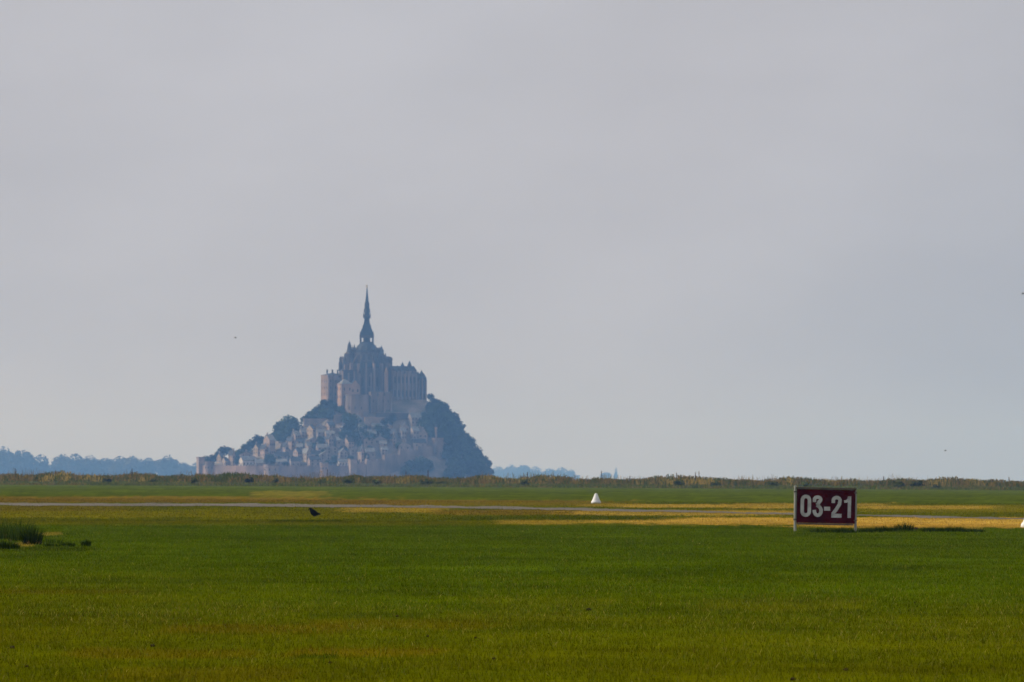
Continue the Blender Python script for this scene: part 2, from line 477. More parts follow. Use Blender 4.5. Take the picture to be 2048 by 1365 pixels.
# ------------------------------------------------------------------ grass blades (uncountable)
def blades(name, n_try, y0, y1, dens, hmin, hmax, wfun, mat, keep=None, bright=1.0):
    # sample Y so that density per m2 = dens(Y) inside the view wedge
    grid = np.linspace(y0, y1, 400); mid = (grid[:-1] + grid[1:]) / 2
    wgt = dens(mid) * (mid * .052 + 1.8) * 2 * np.diff(grid)
    n = int(min(n_try, wgt.sum()))
    k = rng.choice(len(mid), n, p=wgt / wgt.sum())
    Y = grid[k] + rng.random(n) * np.diff(grid)[k]
    X = (rng.random(n) * 2 - 1) * (Y * .052 + 1.8)
    if keep is not None:
        m = keep(X, Y); X, Y = X[m], Y[m]; n = len(X)
    clump = fnoise(X / .8, Y / 1.5, 77)
    fine = fnoise(X / .16, Y / .5, 79, 2)
    hgt = (hmin + (hmax - hmin) * rng.random(n) ** 2) * (.3 + .8 * clump + .9 * fine)
    ang = rng.random(n) * math.pi * 2
    wd = wfun(Y) * (.6 + .8 * rng.random(n))
    lean = (rng.random((n, 2)) - .5) * hgt[:, None] * 1.1
    Z = ground_z(X, Y) - .004
    dx, dy = np.cos(ang) * wd / 2, np.sin(ang) * wd / 2
    V = np.empty((n, 3, 3))
    V[:, 0] = np.stack([X - dx, Y - dy, Z], -1); V[:, 1] = np.stack([X + dx, Y + dy, Z], -1)
    V[:, 2] = np.stack([X + lean[:, 0], Y + lean[:, 1], Z + hgt], -1)
    C = turf_colour(X, Y)
    tone = rng.random(n)
    C = C * (.55 + .55 * rng.random(n) + .7 * (fine - .25))[:, None]
    dry = tone > .955
    C[dry] = C[dry] * .5 + np.array((.16, .13, .02)) * .75
    C *= bright
    C = np.repeat(C, 3, 0)
    Fm = np.arange(n * 3, dtype=np.int32).reshape(-1, 3)
    o = link(name, raw_mesh(name, V.reshape(-1, 3), Fm, mat, {'tint': C}))
    tag(o, kind='stuff')
    return o
blade_mat = attr_mat('grass_blade', trans=.35)
blades('short_lawn_grass', 850000, 64, 330, lambda y: 260 * (72 / y) ** .75, .018, .05, lambda y: .0035 + .00004 * y, blade_mat, bright=1.25)
def fleck_keep(X, Y):
    px, py = to_frame(X, Y)
    band = np.exp(-((py - 1222) / 34.0) ** 2) * ss(.42, .62, fnoise(X / 1.5, Y / 5.0, 88)) + .5 * ss(.55, .75, fnoise(X / 2.0, Y / 6.0, 93))
    return rng.random(len(X)) < (.045 + .75 * band) * ss(1380, 1250, py) + .03
def stalks(name, n, y0, y1, keep):
    k = rng.random(n); Y = (y0 ** -1 + k * (y1 ** -1 - y0 ** -1)) ** -1
    X = (rng.random(n) * 2 - 1) * (Y * .052 + 1.8)
    m = keep(X, Y); X, Y = X[m], Y[m]; n = len(X)
    h = .025 + .035 * rng.random(n) ** 2; a = rng.random(n) * 6.283; wd = (.0025 + .00004 * Y) * (.7 + .8 * rng.random(n))
    lean = (rng.random((n, 2)) - .5) * h[:, None] * 1.5
    Z = ground_z(X, Y); dx, dy = np.cos(a) * wd / 2, np.sin(a) * wd / 2
    mx3, my3 = X + lean[:, 0] * .4, Y + lean[:, 1] * .4
    V = np.stack([np.stack([X - dx * .5, Y, Z], -1), np.stack([X + dx * .5, Y, Z], -1), np.stack([mx3 + dx, my3 + dy, Z + h * .6], -1), np.stack([X + lean[:, 0], Y + lean[:, 1], Z + h], -1), np.stack([mx3 - dx, my3 - dy, Z + h * .6], -1)], 1)
    C = np.array([(.17, .19, .010), (.20, .19, .012), (.28, .24, .04), (.11, .15, .004), (.11, .15, .004)])[rng.integers(0, 5, n)] * (.7 + .6 * rng.random(n))[:, None]
    o = link(name, raw_mesh(name, V.reshape(-1, 3), np.arange(n * 5, dtype=np.int32).reshape(-1, 5), blade_mat, {'tint': np.repeat(C, 5, 0)}))
    return tag(o, kind='stuff')
stalks('pale_grass_stalks', 90000, 64, 310, fleck_keep)
def off_road(X, Y):
    px, py = to_frame(X, Y)
    ny = np.interp(px, [p[0] for p in near], [p[1] for p in near]); fy = np.interp(px, [p[0] for p in far_], [p[1] for p in far_])
    return (py > ny + .6) | (py < fy - .3) | ((fnoise(X / 1.2, Y / 8.0, 29) > .60) & (rng.random(len(X)) < .5))
blades('rough_dry_grass', 220000, 300, 640, lambda y: 14 * (300 / y), .02, .055, lambda y: .012 + .00004 * y, blade_mat, keep=off_road, bright=1.2)

# ------------------------------------------------------------------ bank with tall weeds
BY = 1700.0
def bank_h(x, y):
    t = (y - 1665) / 60.0
    base = np.exp(-((y - 1725) / 32.0) ** 2)
    return base * (.62 + .35 * (fnoise(x / 14.0, y / 30.0, 5) - .4) + .12 * ss(40, -60, x))
bx = np.linspace(-150, 150, 151); by = np.linspace(1630, 1830, 41)
BX, BYY = np.meshgrid(bx, by)
BZ = bank_h(BX, BYY) + .004
idx = np.arange(BX.size).reshape(BX.shape)
F = np.stack([idx[:-1, :-1], idx[:-1, 1:], idx[1:, 1:], idx[1:, :-1]], -1).reshape(-1, 4)
n1 = fnoise(BX / 6.0, BYY / 20.0, 61)[..., None]
BC = np.array((.085, .105, .035)) * (1 - ss(.4, .7, n1)) + np.array((.15, .12, .045)) * ss(.4, .7, n1)
o = link('sea_bank', raw_mesh('sea_bank', np.stack([BX, BYY, BZ], -1).reshape(-1, 3), F, attr_mat('bank_turf'), {'tint': BC.reshape(-1, 3)}, smooth=True))
tag(o, kind='structure')
def weeds(name, n, y0, y1, h0, h1, cols, seed, dropx=0.0):
    X = (rng.random(n) * 2 - 1) * 112; Y = y0 + rng.random(n) * (y1 - y0)
    clump = fnoise(X / 2.6, Y / 9.0, seed); kind = .6 * fnoise(X / 9.0 + 50, Y / 60.0, seed + 5) + .4 * fnoise(X / 2.2, Y / 30.0, seed + 8)
    keep = clump + .25 * (rng.random(n) - .5) > .36
    X, Y, clump, kind = X[keep], Y[keep], clump[keep], kind[keep]; n = len(X)
    lump = fnoise(X / 4.2, Y / 60.0, seed + 31)
    hgt = (h0 + (h1 - h0) * rng.random(n) ** 1.3) * (.25 + .75 * clump + 1.9 * np.clip(lump - .36, 0, 1))
    Z = bank_h(X, Y)
    wd = (.06 + .09 * rng.random(n)) * (dropx or 1.0); ang = rng.random(n) * 6.283
    lean = (rng.random((n, 2)) - .5) * hgt[:, None] * .7
    dx, dy = np.cos(ang) * wd / 2, np.sin(ang) * wd / 2
    V = np.empty((n, 4, 3))
    top = np.stack([X + lean[:, 0], Y + lean[:, 1], Z + hgt], -1)
    V[:, 0] = np.stack([X - dx * .6, Y - dy * .6, Z - .05], -1); V[:, 1] = np.stack([X + dx * .6, Y + dy * .6, Z - .05], -1)
    V[:, 2] = top + np.stack([dx, dy, dx * 0], -1); V[:, 3] = top - np.stack([dx, dy, dx * 0], -1) + np.array((0, 0, .04))
    sel = np.clip(((kind - .25) / .5) * len(cols) + (rng.random(n) - .5) * 1.3, 0, len(cols) - 1).astype(int)
    C = np.array(cols)[sel] * (.7 + .6 * rng.random(n))[:, None]
    o = link(name, raw_mesh(name, V.reshape(-1, 3), np.arange(n * 4, dtype=np.int32).reshape(-1, 4), blade_mat, {'tint': np.repeat(C, 4, 0)}))
    return tag(o, kind='stuff')
weeds('brown_dock_weeds', 80000, 1698, 1738, .2, 1.0, [(.07, .09, .010), (.09, .10, .014), (.20, .135, .030), (.075, .095, .010), (.15, .115, .024), (.24, .16, .036), (.08, .095, .012), (.36, .25, .05), (.11, .115, .02), (.07, .09, .010)], 101)
weeds('tall_seed_heads', 5200, 1700, 1736, .6, 1.25, [(.20, .13, .045), (.12, .10, .03), (.28, .19, .07)], 211, .4)
weeds('pale_bank_grass', 70000, 1560, 1702, .06, .40, [(.10, .125, .02), (.13, .13, .03), (.09, .115, .015), (.18, .145, .035), (.09, .11, .015)], 151)

# ------------------------------------------------------------------ foliage builders
def crown_mesh(name, w_, h_, n, leaf, mat, seed, lobes=7, base=.12):
    """leaf clumps through several overlapping lobes; unit origin at trunk foot"""
    r = np.random.default_rng(seed)
    L = []
    for i in range(lobes):
        a = r.random() * 6.283; d = .30 * w_ * math.sqrt(r.random())
        zc = h_ * (base + .22 + .5 * r.random()) * (1 - .15 * d / w_)
        L.append((math.cos(a) * d, math.sin(a) * d, zc, w_ * (.20 + .12 * r.random()), h_ * (.17 + .12 * r.random())))
    L.append((0, 0, h_ * .72, w_ * .3, h_ * .28))
    L.append((0, 0, h_ * .42, w_ * .40, h_ * .3))
    k = r.integers(0, len(L), n)
    Lc = np.array(L)[k]
    d = r.normal(size=(n, 3)); d /= np.linalg.norm(d, axis=1)[:, None]
    rad = (.55 + .5 * r.random(n) ** .6)[:, None]
    P = Lc[:, :3] + d * rad * np.stack([Lc[:, 3], Lc[:, 3], Lc[:, 4]], -1)
    P[:, 2] = np.maximum(P[:, 2], h_ * .03)
    nrm = d + r.normal(size=(n, 3)) * .5; nrm /= np.linalg.norm(nrm, axis=1)[:, None]
    t1 = np.cross(nrm, r.normal(size=(n, 3))); t1 /= np.linalg.norm(t1, axis=1)[:, None]
    t2 = np.cross(nrm, t1)
    s = (leaf * (.6 + .8 * r.random(n)))[:, None]
    V = np.stack([P - t1 * s * .5, P + t2 * s * .42, P + t1 * s * .55, P - t2 * s * .38], 1).reshape(-1, 3)
    return raw_mesh(name, V, np.arange(4 * n, dtype=np.int32).reshape(-1, 4), mat)
def trunk_mesh(name, h_, r0, mat, seed, lean=.05):
    r = random.Random(seed); mb = MB()
    top = (r.uniform(-lean, lean) * h_, r.uniform(-lean, lean) * h_, h_ * .62)
    mb.tube([(0, 0, -.4), (top[0] * .3, top[1] * .3, h_ * .25), (top[0], top[1], top[2])], [r0 * 1.3, r0, r0 * .4], 6)
    for i in range(4):
        a = r.random() * 6.283; z = h_ * r.uniform(.22, .45)
        mb.tube([(top[0] * .4, top[1] * .4, z), (math.cos(a) * h_ * .2, math.sin(a) * h_ * .2, z + h_ * .2)], [r0 * .5, r0 * .15], 5)
    return mb.mesh(name, mat)
def place_tree(p, wid, hgt, var, name, label, cat='tree', group=None, rz=None):
    cm, tm = var
    t = thing(name, label, cat, p, random.random() * 6.28 if rz is None else rz, group)
    t.scale = (wid, wid, hgt)
    link('crown', cm, t); link('trunk', tm, t)
    return t
TREES = [(crown_mesh('crown', 1.0, 1.0, 620, .13, M['leaf'], 40 + i, lobes=6 + i % 3, base=.05), trunk_mesh('trunk', 1.0, .035, M['bark'], i)) for i in range(6)]
FAR_TREES = [(crown_mesh('crown', 1.0, 1.0, 2200, .085, M['leaf_far'], 70 + i, lobes=8, base=.0), trunk_mesh('trunk', 1.0, .03, M['bark'], 20 + i)) for i in range(5)]

# ------------------------------------------------------------------ the island
MY = 9000.0
SPX = FPX / MY
def mz(px, py): return at(px, py, MY).z
def mx_(px, py=900): return at(px, py, MY).x
CREST = [(388, 956), (398, 944), (415, 934), (440, 922), (470, 913), (500, 902), (540, 886), (580, 868), (610, 848), (640, 822), (660, 808), (700, 800), (850, 800), (872, 812), (900, 834), (930, 868), (955, 902), (975, 932), (988, 956)]
CX = np.array([mx_(a) for a, b in CREST]); CZ = np.array([max(0, mz(a, b)) for a, b in CREST])
XL, XR = CX[0], CX[-1]
XC, XH = (XL + XR) / 2, (XR - XL) / 2 + 1
def hill(x, y):
    x = np.asarray(x, float); y = np.asarray(y, float)
    c = np.interp(x, CX, CZ)
    hd = 26 + 96 * np.sqrt(np.clip(1 - ((x - XC) / XH) ** 2, 0, 1))
    t = np.abs(y) / hd
    sh = 1 - ss(.10, 1.0, t) ** .9
    cliff = fnoise(x / 9.0 + 7, y / 9.0, 91) - .5
    return np.where(t < 1.0, c * sh + cliff * 3.0 * np.clip(1 - np.abs(t - .5) * 2, 0, 1), -1.5)
def half_depth(x):
    return 26 + 96 * math.sqrt(max(0, 1 - ((x - XC) / XH) ** 2))
def slope_y(x, z):
    """depth on the front slope where the hill reaches height z"""
    hd = half_depth(x)
    yy = np.linspace(-hd, 0, 120)
    hh = hill(np.full(120, x), yy)
    k = np.argmax(hh >= z)
    return float(yy[k]) if hh[k] >= z else -0.12 * hd
hx = np.linspace(XL - 2, XR + 2, 150); hy = np.linspace(-125, 125, 110)
HX, HY = np.meshgrid(hx, hy)
HZ = hill(HX, HY)
idx = np.arange(HX.size).reshape(HX.shape)
F = np.stack([idx[:-1, :-1], idx[:-1, 1:], idx[1:, 1:], idx[1:, :-1]], -1).reshape(-1, 4)
o = link('island_rock', raw_mesh('island_rock', np.stack([HX, HY + MY, HZ], -1).reshape(-1, 3), F, M['rock'], smooth=False))
tag(o, kind='structure')

ROT = R(24)
SR, CR = math.sin(ROT), math.cos(ROT)
def foot(px0, px1, D, rot=ROT):
    """frontage length for a block whose sunlit left end (depth D) and front together span px0..px1"""
    return max(1.0, ((px1 - px0) / SPX - D * math.sin(rot)) / math.cos(rot))
def block(px0, px1, pt, pb, y, D, rot=ROT):
    """centre, W, D, z0, z1 in world"""
    W = foot(px0, px1, D, rot)
    xm = mx_((px0 + px1) / 2, (pt + pb) / 2)
    return xm, MY + y, W, D, mz((px0 + px1) / 2, pb), mz((px0 + px1) / 2, pt)

# window shapes shared by every building on the island
def window_mesh(w_, h_, arch=False):
    mb = MB(); d = .16
    pts = [(-w_ / 2, 0), (w_ / 2, 0), (w_ / 2, h_ * (.7 if arch else 1))]
    if arch: pts += [(w_ * .28, h_ * .9), (0, h_), (-w_ * .28, h_ * .9)]
    pts += [(-w_ / 2, h_ * (.7 if arch else 1))]
    n = len(pts)
    inner = [(x * .78, h_ * .5 + (z - h_ * .5) * .88) for x, z in pts]
    vs = [(x, -d, z) for x, z in pts] + [(x, -d, z) for x, z in inner] + [(x, -.02, z) for x, z in inner] + [(x, .05, z) for x, z in pts]
    fs = [(i, (i + 1) % n, n + (i + 1) % n, n + i) for i in range(n)]
    fs += [(n + i, n + (i + 1) % n, 2 * n + (i + 1) % n, 2 * n + i) for i in range(n)]
    fs += [(3 * n + i, 3 * n + (i + 1) % n, (i + 1) % n, i) for i in range(n)]
    mb.add(vs, fs, 0)
    mb.add([(x, -.02, z) for x, z in inner], [tuple(range(n))], 1)
    return mb.mesh('window', [M['granite'], M['glass']])
W_HOUSE = window_mesh(1.1, 1.6); W_LANCET = window_mesh(1.7, 6.5, True); W_SMALL = window_mesh(1.0, 2.6, True); W_TALL = window_mesh(2.4, 10.0, True)
def put_windows(parent, me, c, W, D, rot, zs, n_front, n_left=0):
    """windows on the front (shaded) and left (sunlit) faces; c is relative to parent at origin, rot 0"""
    for z in zs:
        for k in range(n_front):
            x = -W / 2 + W * (k + .5) / n_front
            link('window', me, parent, (c[0] + x, c[1] - D / 2, z), 0)
        for k in range(n_left):
            y = -D / 2 + D * (k + .5) / n_left
            link('window', me, parent, (c[0] - W / 2, c[1] + y, z), -math.pi / 2)

# ---- abbey church: one thing, local frame at its centre, unrotated
CHX = mx_(733, 760)
ch = thing('abbey_church', 'gothic abbey church crowning the island, with central tower and needle spire', 'church', (CHX, MY, 0))
def cz(py, px=733): return mz(px, py)
def cxx(px, py=760): return mx_(px, py) - CHX
z0 = cz(812)
# ambulatory (outer ring of the choir) and the taller choir drum inside it
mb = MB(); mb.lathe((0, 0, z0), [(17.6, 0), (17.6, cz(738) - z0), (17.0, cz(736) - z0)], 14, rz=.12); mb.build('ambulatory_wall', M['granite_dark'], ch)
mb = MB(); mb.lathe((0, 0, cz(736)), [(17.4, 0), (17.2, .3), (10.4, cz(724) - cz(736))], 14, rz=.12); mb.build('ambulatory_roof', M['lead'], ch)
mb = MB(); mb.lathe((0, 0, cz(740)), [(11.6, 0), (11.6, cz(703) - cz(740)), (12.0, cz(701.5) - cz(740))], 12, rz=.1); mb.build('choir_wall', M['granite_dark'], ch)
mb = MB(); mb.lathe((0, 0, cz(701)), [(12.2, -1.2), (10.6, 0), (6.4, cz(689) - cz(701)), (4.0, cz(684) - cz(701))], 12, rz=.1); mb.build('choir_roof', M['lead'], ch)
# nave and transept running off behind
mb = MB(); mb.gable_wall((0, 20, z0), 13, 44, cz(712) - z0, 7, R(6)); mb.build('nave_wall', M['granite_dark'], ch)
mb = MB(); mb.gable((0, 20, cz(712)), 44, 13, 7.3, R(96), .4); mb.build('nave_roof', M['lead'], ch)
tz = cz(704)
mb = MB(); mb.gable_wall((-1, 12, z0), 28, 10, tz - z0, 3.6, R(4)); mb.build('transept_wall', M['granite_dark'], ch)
mb = MB(); mb.gable((0, 12, tz - 1.5), 27, 10, 3.6, R(4), .4); mb.build('transept_roof', M['lead'], ch)
# radial buttresses, flyers and pinnacles
PIN = MB()
PIN.lathe((0, 0, 0), [(.95, 0), (.95, 3.0), (1.25, 3.1), (1.25, 3.5), (.7, 3.9), (.45, 6.2), (.5, 6.4), (.12, 8.6), (.22, 8.8), (.02, 9.4)], 8)
pin_me = PIN.mesh('pinnacle', M['granite_dark'])
pier = MB(); pier.box((0, 0, 0), (1.0, 1.0, 1.0))
for k, a in enumerate([-178, -155, -132, -110, -90, -70, -48, -25, -2]):
    aa = R(a); ca, sa = math.cos(aa), math.sin(aa)
    r0 = 18.6
    top = cz(727) + random.uniform(-1.2, 1.2)
    mb = MB(); mb.box((ca * r0, sa * r0, (z0 + top) / 2), (3.4, 1.7, top - z0), aa, taper=.92)
    mb.build('buttress', M['granite'], ch)
    link('pinnacle', pin_me, ch, (ca * (r0 - .3), sa * (r0 - .3), top), None, random.uniform(.42, .6))
    # flying arch from pier to choir wall
    mb = MB(); zt = cz(706)
    n = 6; vs = []
    for i in range(n + 1):
        t = i / n; rr = r0 - 1 + (10.0 - r0 + 1) * t
        zt_ = top - .8 + (zt - top + .8) * t; zb = zt_ - 1.6 - 2.5 * (1 - math.sin(t * math.pi / 2 + .3))
        for zq in (zb, zt_):
            for s_ in (-.45, .45):
                vs.append((ca * rr - sa * s_, sa * rr + ca * s_, zq))
    fs = []
    for i in range(n):
        b = i * 4
        fs += [(b, b + 4, b + 6, b + 2), (b + 1, b + 3, b + 7, b + 5), (b + 2, b + 6, b + 7, b + 3), (b, b + 1, b + 5, b + 4)]
    fs += [(0, 2, 3, 1), (n * 4, n * 4 + 1, n * 4 + 3, n * 4 + 2)]
    mb.add(vs, fs); mb.build('flying_buttress', M['granite_dark'], ch)
    # inner pinnacle on the choir wall
    link('pinnacle', pin_me, ch, (ca * 11.6, sa * 11.6, cz(703)), None, random.uniform(.4, .62))
for a in [-166, -143, -121, -100, -80, -59, -37, -14]:
    aa = R(a); ca, sa = math.cos(aa), math.sin(aa)
    link('window', W_TALL, ch, (ca * 17.35, sa * 17.35, cz(775)), aa + math.pi / 2)
    link('window', W_LANCET, ch, (ca * 11.5, sa * 11.5, cz(722)), aa + math.pi / 2)
# tall single pinnacles of the skyline
for px, tip, base, s_ in ((699, 681, 724, 2.2), (763, 691, 724, 1.9), (755, 696, 716, 1.1), (681, 712, 735, 1.0), (709, 689, 705, .8), (690, 706, 726, .9), (771, 706, 722, .8)):
    zb, zt = cz(base, px), cz(tip, px)
    mb = MB(); h = zt - zb
    mb.lathe((cxx(px, tip), -4, zb - 3), [(1.5 * s_, 0), (1.5 * s_, h * .35 + 3), (1.75 * s_, h * .36 + 3), (1.1 * s_, h * .45 + 3), (.7 * s_, h * .7 + 3), (.8 * s_, h * .72 + 3), (.15, h * .97 + 3), (.03, h + 3)], 8)
    mb.build('pinnacle', M['granite_dark'], ch)
# left shoulder of the transept with a stepped parapet
xs_ = cxx(690, 730)
mb = MB(); mb.box((xs_, 5, (z0 + cz(716)) / 2), (7.0, 9, cz(716) - z0), R(24)); mb.build('transept_end', M['granite_dark'], ch)
MERLON = MB().box((0, 0, 0), (1.4, .5, 1.1)).mesh('merlon', M['granite'])
for k in range(4): link('merlon', MERLON, ch, (xs_ - 2.6 + k * 1.75, 1.4 + k * .75 - .2, cz(715)), R(24))
# stair turret block right of the choir
xt = cxx(776, 730)
mb = MB(); mb.lathe((xt, 3, z0), [(3.7, 0), (3.7, cz(721) - z0), (4.0, cz(720) - z0), (4.0, cz(718) - z0), (3.0, cz(714.5) - z0), (1.2, cz(713) - z0)], 8, rz=.3); mb.build('stair_turret', M['granite_dark'], ch)
# slender lit stair tower in front of it
xt2 = cxx(773, 770)
mb = MB(); mb.lathe((xt2, -19, cz(792)), [(1.75, 0), (1.75, cz(750) - cz(792)), (2.0, cz(749) - cz(792)), (2.0, cz(747) - cz(792)), (.1, cz(734) - cz(792))], 8, rz=.4); mb.build('stair_tower', M['granite_pink'], ch)
# crossing tower: corner piers with open belfry between, then roof and spire
tw = 28.0 / SPX / 2
zb, zo0, zo1, zt = cz(735), cz(690), cz(676), cz(671)
mb = MB(); mb.box((0, 3, (zb + zo0) / 2), (2 * tw, 2 * tw, zo0 - zb)); mb.build('tower_wall', M['granite_dark'], ch)
pier_me = MB().box((0, 0, 0), (1.5, 1.5, zo1 - zo0)).mesh('belfry_pier', M['granite_dark'])
for x in (-tw + .75, -tw * .36, tw * .36, tw - .75):
    for y in (-tw + .75, tw - .75):
        link('belfry_pier', pier_me, ch, (x, 3 + y, (zo0 + zo1) / 2))
for x in (-tw + .75, tw - .75):
    link('belfry_pier', pier_me, ch, (x, 3, (zo0 + zo1) / 2))
mb = MB(); mb.box((0, 3, (zo0 + zo1) / 2), (4.4, 2 * tw - 3.4, zo1 - zo0)); mb.build('bell_frame', M['lead'], ch)
mb = MB(); mb.box((0, 3, (zo1 + zt) / 2), (2 * tw + .3, 2 * tw + .3, zt - zo1)); mb.build('cornice', M['granite_dark'], ch)
def sp(py): return cz(py) - zt
q2 = math.sqrt(2)
mb = MB(); mb.lathe((0, 3, zt), [(tw * q2 * 1.03, 0), (12.6 / SPX * q2, sp(666)), (10.2 / SPX * q2, sp(660)), (7.8 / SPX * q2, sp(654)), (5.8 / SPX * q2, sp(646)), (4.8 / SPX * q2, sp(638))], 4, rz=R(45)); mb.build('tower_roof', M['lead'], ch)
mb = MB(); zz = cz(638)
mb.lathe((0, 3, zz), [(5.0 / SPX, 0), (7.4 / SPX, sp(637.5) - sp(638)), (7.4 / SPX, sp(633) - sp(638)), (5.8 / SPX, sp(632) - sp(638)), (5.4 / SPX, sp(622) - sp(638)), (4.6 / SPX, sp(612) - sp(638)), (3.2 / SPX, sp(600) - sp(638)), (2.0 / SPX, sp(588) - sp(638)), (1.3 / SPX, sp(580) - sp(638)), (.8 / SPX, sp(575) - sp(638))], 8, rz=R(22.5))
mb.build('spire', M['lead'], ch)
for tier, (py, rr, s_) in enumerate(((635, 6.6, .5), (625, 5.6, .44), (613, 4.6, .36))):
    for k in range(8 if tier == 0 else 6):
        a = 2 * math.pi * (k + .3 * tier) / (8 if tier == 0 else 6)
        link('spire_pinnacle', pin_me, ch, (math.cos(a) * rr / SPX, 3 + math.sin(a) * rr / SPX, cz(py)), None, s_)
for a, b in ((-1, -1), (1, -1), (1, 1), (-1, 1)):
    link('spire_pinnacle', pin_me, ch, (a * tw * .92, 3 + b * tw * .92, zt - 1), None, .5)
    for k, (py, rr) in enumerate(((665, .84), (656, .62))):
        link('dormer', pin_me, ch, (a * tw * rr * .9, 3 + b * tw * rr * .9, cz(py) - .8), None, .38)
mb = MB()                                         # winged figure on the tip
zf = cz(576)
mb.lathe((0, 3, zf - .2), [(.55, 0), (.38, .5), (.5, 1.2), (.34, 1.9), (.16, 2.15), (.24, 2.45), (.05, 2.8)], 8, sy=.7)
mb.tube([(.2, 3, zf + 1.5), (.75, 3, zf + 2.5), (.85, 3, zf + 3.1)], [.13, .08, .03], 5)
mb.add([(-.15, 3.2, zf + 1.7), (-.95, 3.35, zf + 2.5), (-.75, 3.35, zf + 1.0), (-.2, 3.2, zf + .9), (-.15, 3.3, zf + 1.7), (-.95, 3.43, zf + 2.5), (-.75, 3.43, zf + 1.0), (-.2, 3.3, zf + .9)], [(0, 1, 2, 3), (7, 6, 5, 4), (0, 4, 5, 1), (1, 5, 6, 2), (2, 6, 7, 3), (3, 7, 4, 0)])
mb.build('gilded_statue', M['gilt'], ch)

def stone_building(name, label, cat, px0, px1, pt, pb, y, D, wall, roofm, roof_h, rot=ROT, along='x', win=None, zs=(), nf=0, nl=0, buttress=0, bpx=1.3, chim=0, flat=False, extra_top=0.0):
    xm, ym, W, D, zb, zt = block(px0, px1, pt, pb, y, D, rot)
    t = thing(name, label, cat, (xm, ym, 0), rot)
    mb = MB()
    if flat:
        mb.box((0, 0, (zb + zt) / 2), (W, D, zt - zb))
        mb.build('wall', M[wall], t)
        mb = MB(); mb.box((0, 0, zt + .25), (W + .5, D + .5, .5)); mb.build('cornice', M[wall], t)
        if roof_h:
            a, b = W / 2, D / 2; r = min(a, b) * .9
            mb = MB(); mb.add([(-a, -b, zt + .5), (a, -b, zt + .5), (a, b, zt + .5), (-a, b, zt + .5), (-a + r, 0, zt + roof_h), (a - r, 0, zt + roof_h)], [(0, 1, 5, 4), (2, 3, 4, 5), (1, 2, 5), (3, 0, 4), (3, 2, 1, 0)])
            mb.build('roof', M[roofm], t)
    else:
        mb.gable_wall((0, 0, zb), W, D, zt - zb, roof_h - .15, 0, 0, along); mb.build('wall', M[wall], t)
        mb = MB(); mb.gable((0, 0, zt), W, D, roof_h, 0, .35, 0, along); mb.build('roof', M[roofm], t)
    if win: put_windows(t, win, (0, 0), W, D, rot, [mz((px0 + px1) / 2, p) for p in zs], nf, nl)
    for k in range(buttress):
        x = -W / 2 + W * k / max(1, buttress - 1)
        hb = zt - zb - random.uniform(.5, 3)
        mb = MB(); mb.box((x, -D / 2 - 1.0, zb + hb / 2), (bpx, 2.2, hb), taper=.94); bo = mb.build('buttress', M['granite'], t)
        mb = MB(); mb.lathe((x, -D / 2 - .9, zb + hb), [(.75, 0), (.7, 1.2), (.15, 3.4), (.03, 3.8)], 6); mb.build('pinnacle', M['granite_dark'], bo)
    for k in range(chim):
        x = -W / 2 + W * (k + .5) / chim
        mb = MB(); mb.box((x, 0, zt + roof_h * .7 + 1.0), (1.0, 1.0, 4.2)); mb.box((x, 0, zt + roof_h * .7 + 3.2), (1.3, 1.3, .4)); mb.build('chimney', M['granite_dark'], t)
    return t, W, D, zb, zt
# abbot's lodgings on the left with the tall sunlit end
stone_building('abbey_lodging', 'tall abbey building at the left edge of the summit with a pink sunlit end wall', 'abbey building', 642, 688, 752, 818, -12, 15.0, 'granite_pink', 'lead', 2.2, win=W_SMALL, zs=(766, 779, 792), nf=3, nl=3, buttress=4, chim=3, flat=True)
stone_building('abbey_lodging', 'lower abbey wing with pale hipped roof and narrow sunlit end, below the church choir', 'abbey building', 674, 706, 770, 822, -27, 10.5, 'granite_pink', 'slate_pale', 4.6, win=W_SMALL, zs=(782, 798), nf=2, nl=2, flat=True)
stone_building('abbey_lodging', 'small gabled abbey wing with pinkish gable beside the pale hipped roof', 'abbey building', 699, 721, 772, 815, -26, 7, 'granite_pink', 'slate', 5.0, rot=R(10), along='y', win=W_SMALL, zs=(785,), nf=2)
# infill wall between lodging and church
stone_building('abbey_wall', 'dark buttressed abbey wall between the sunlit lodging and the church', 'wall', 682, 742, 742, 822, -14, 8, 'granite_dark', 'lead', 0, rot=R(12), flat=True, buttress=6, win=W_LANCET, zs=(775,), nf=6)
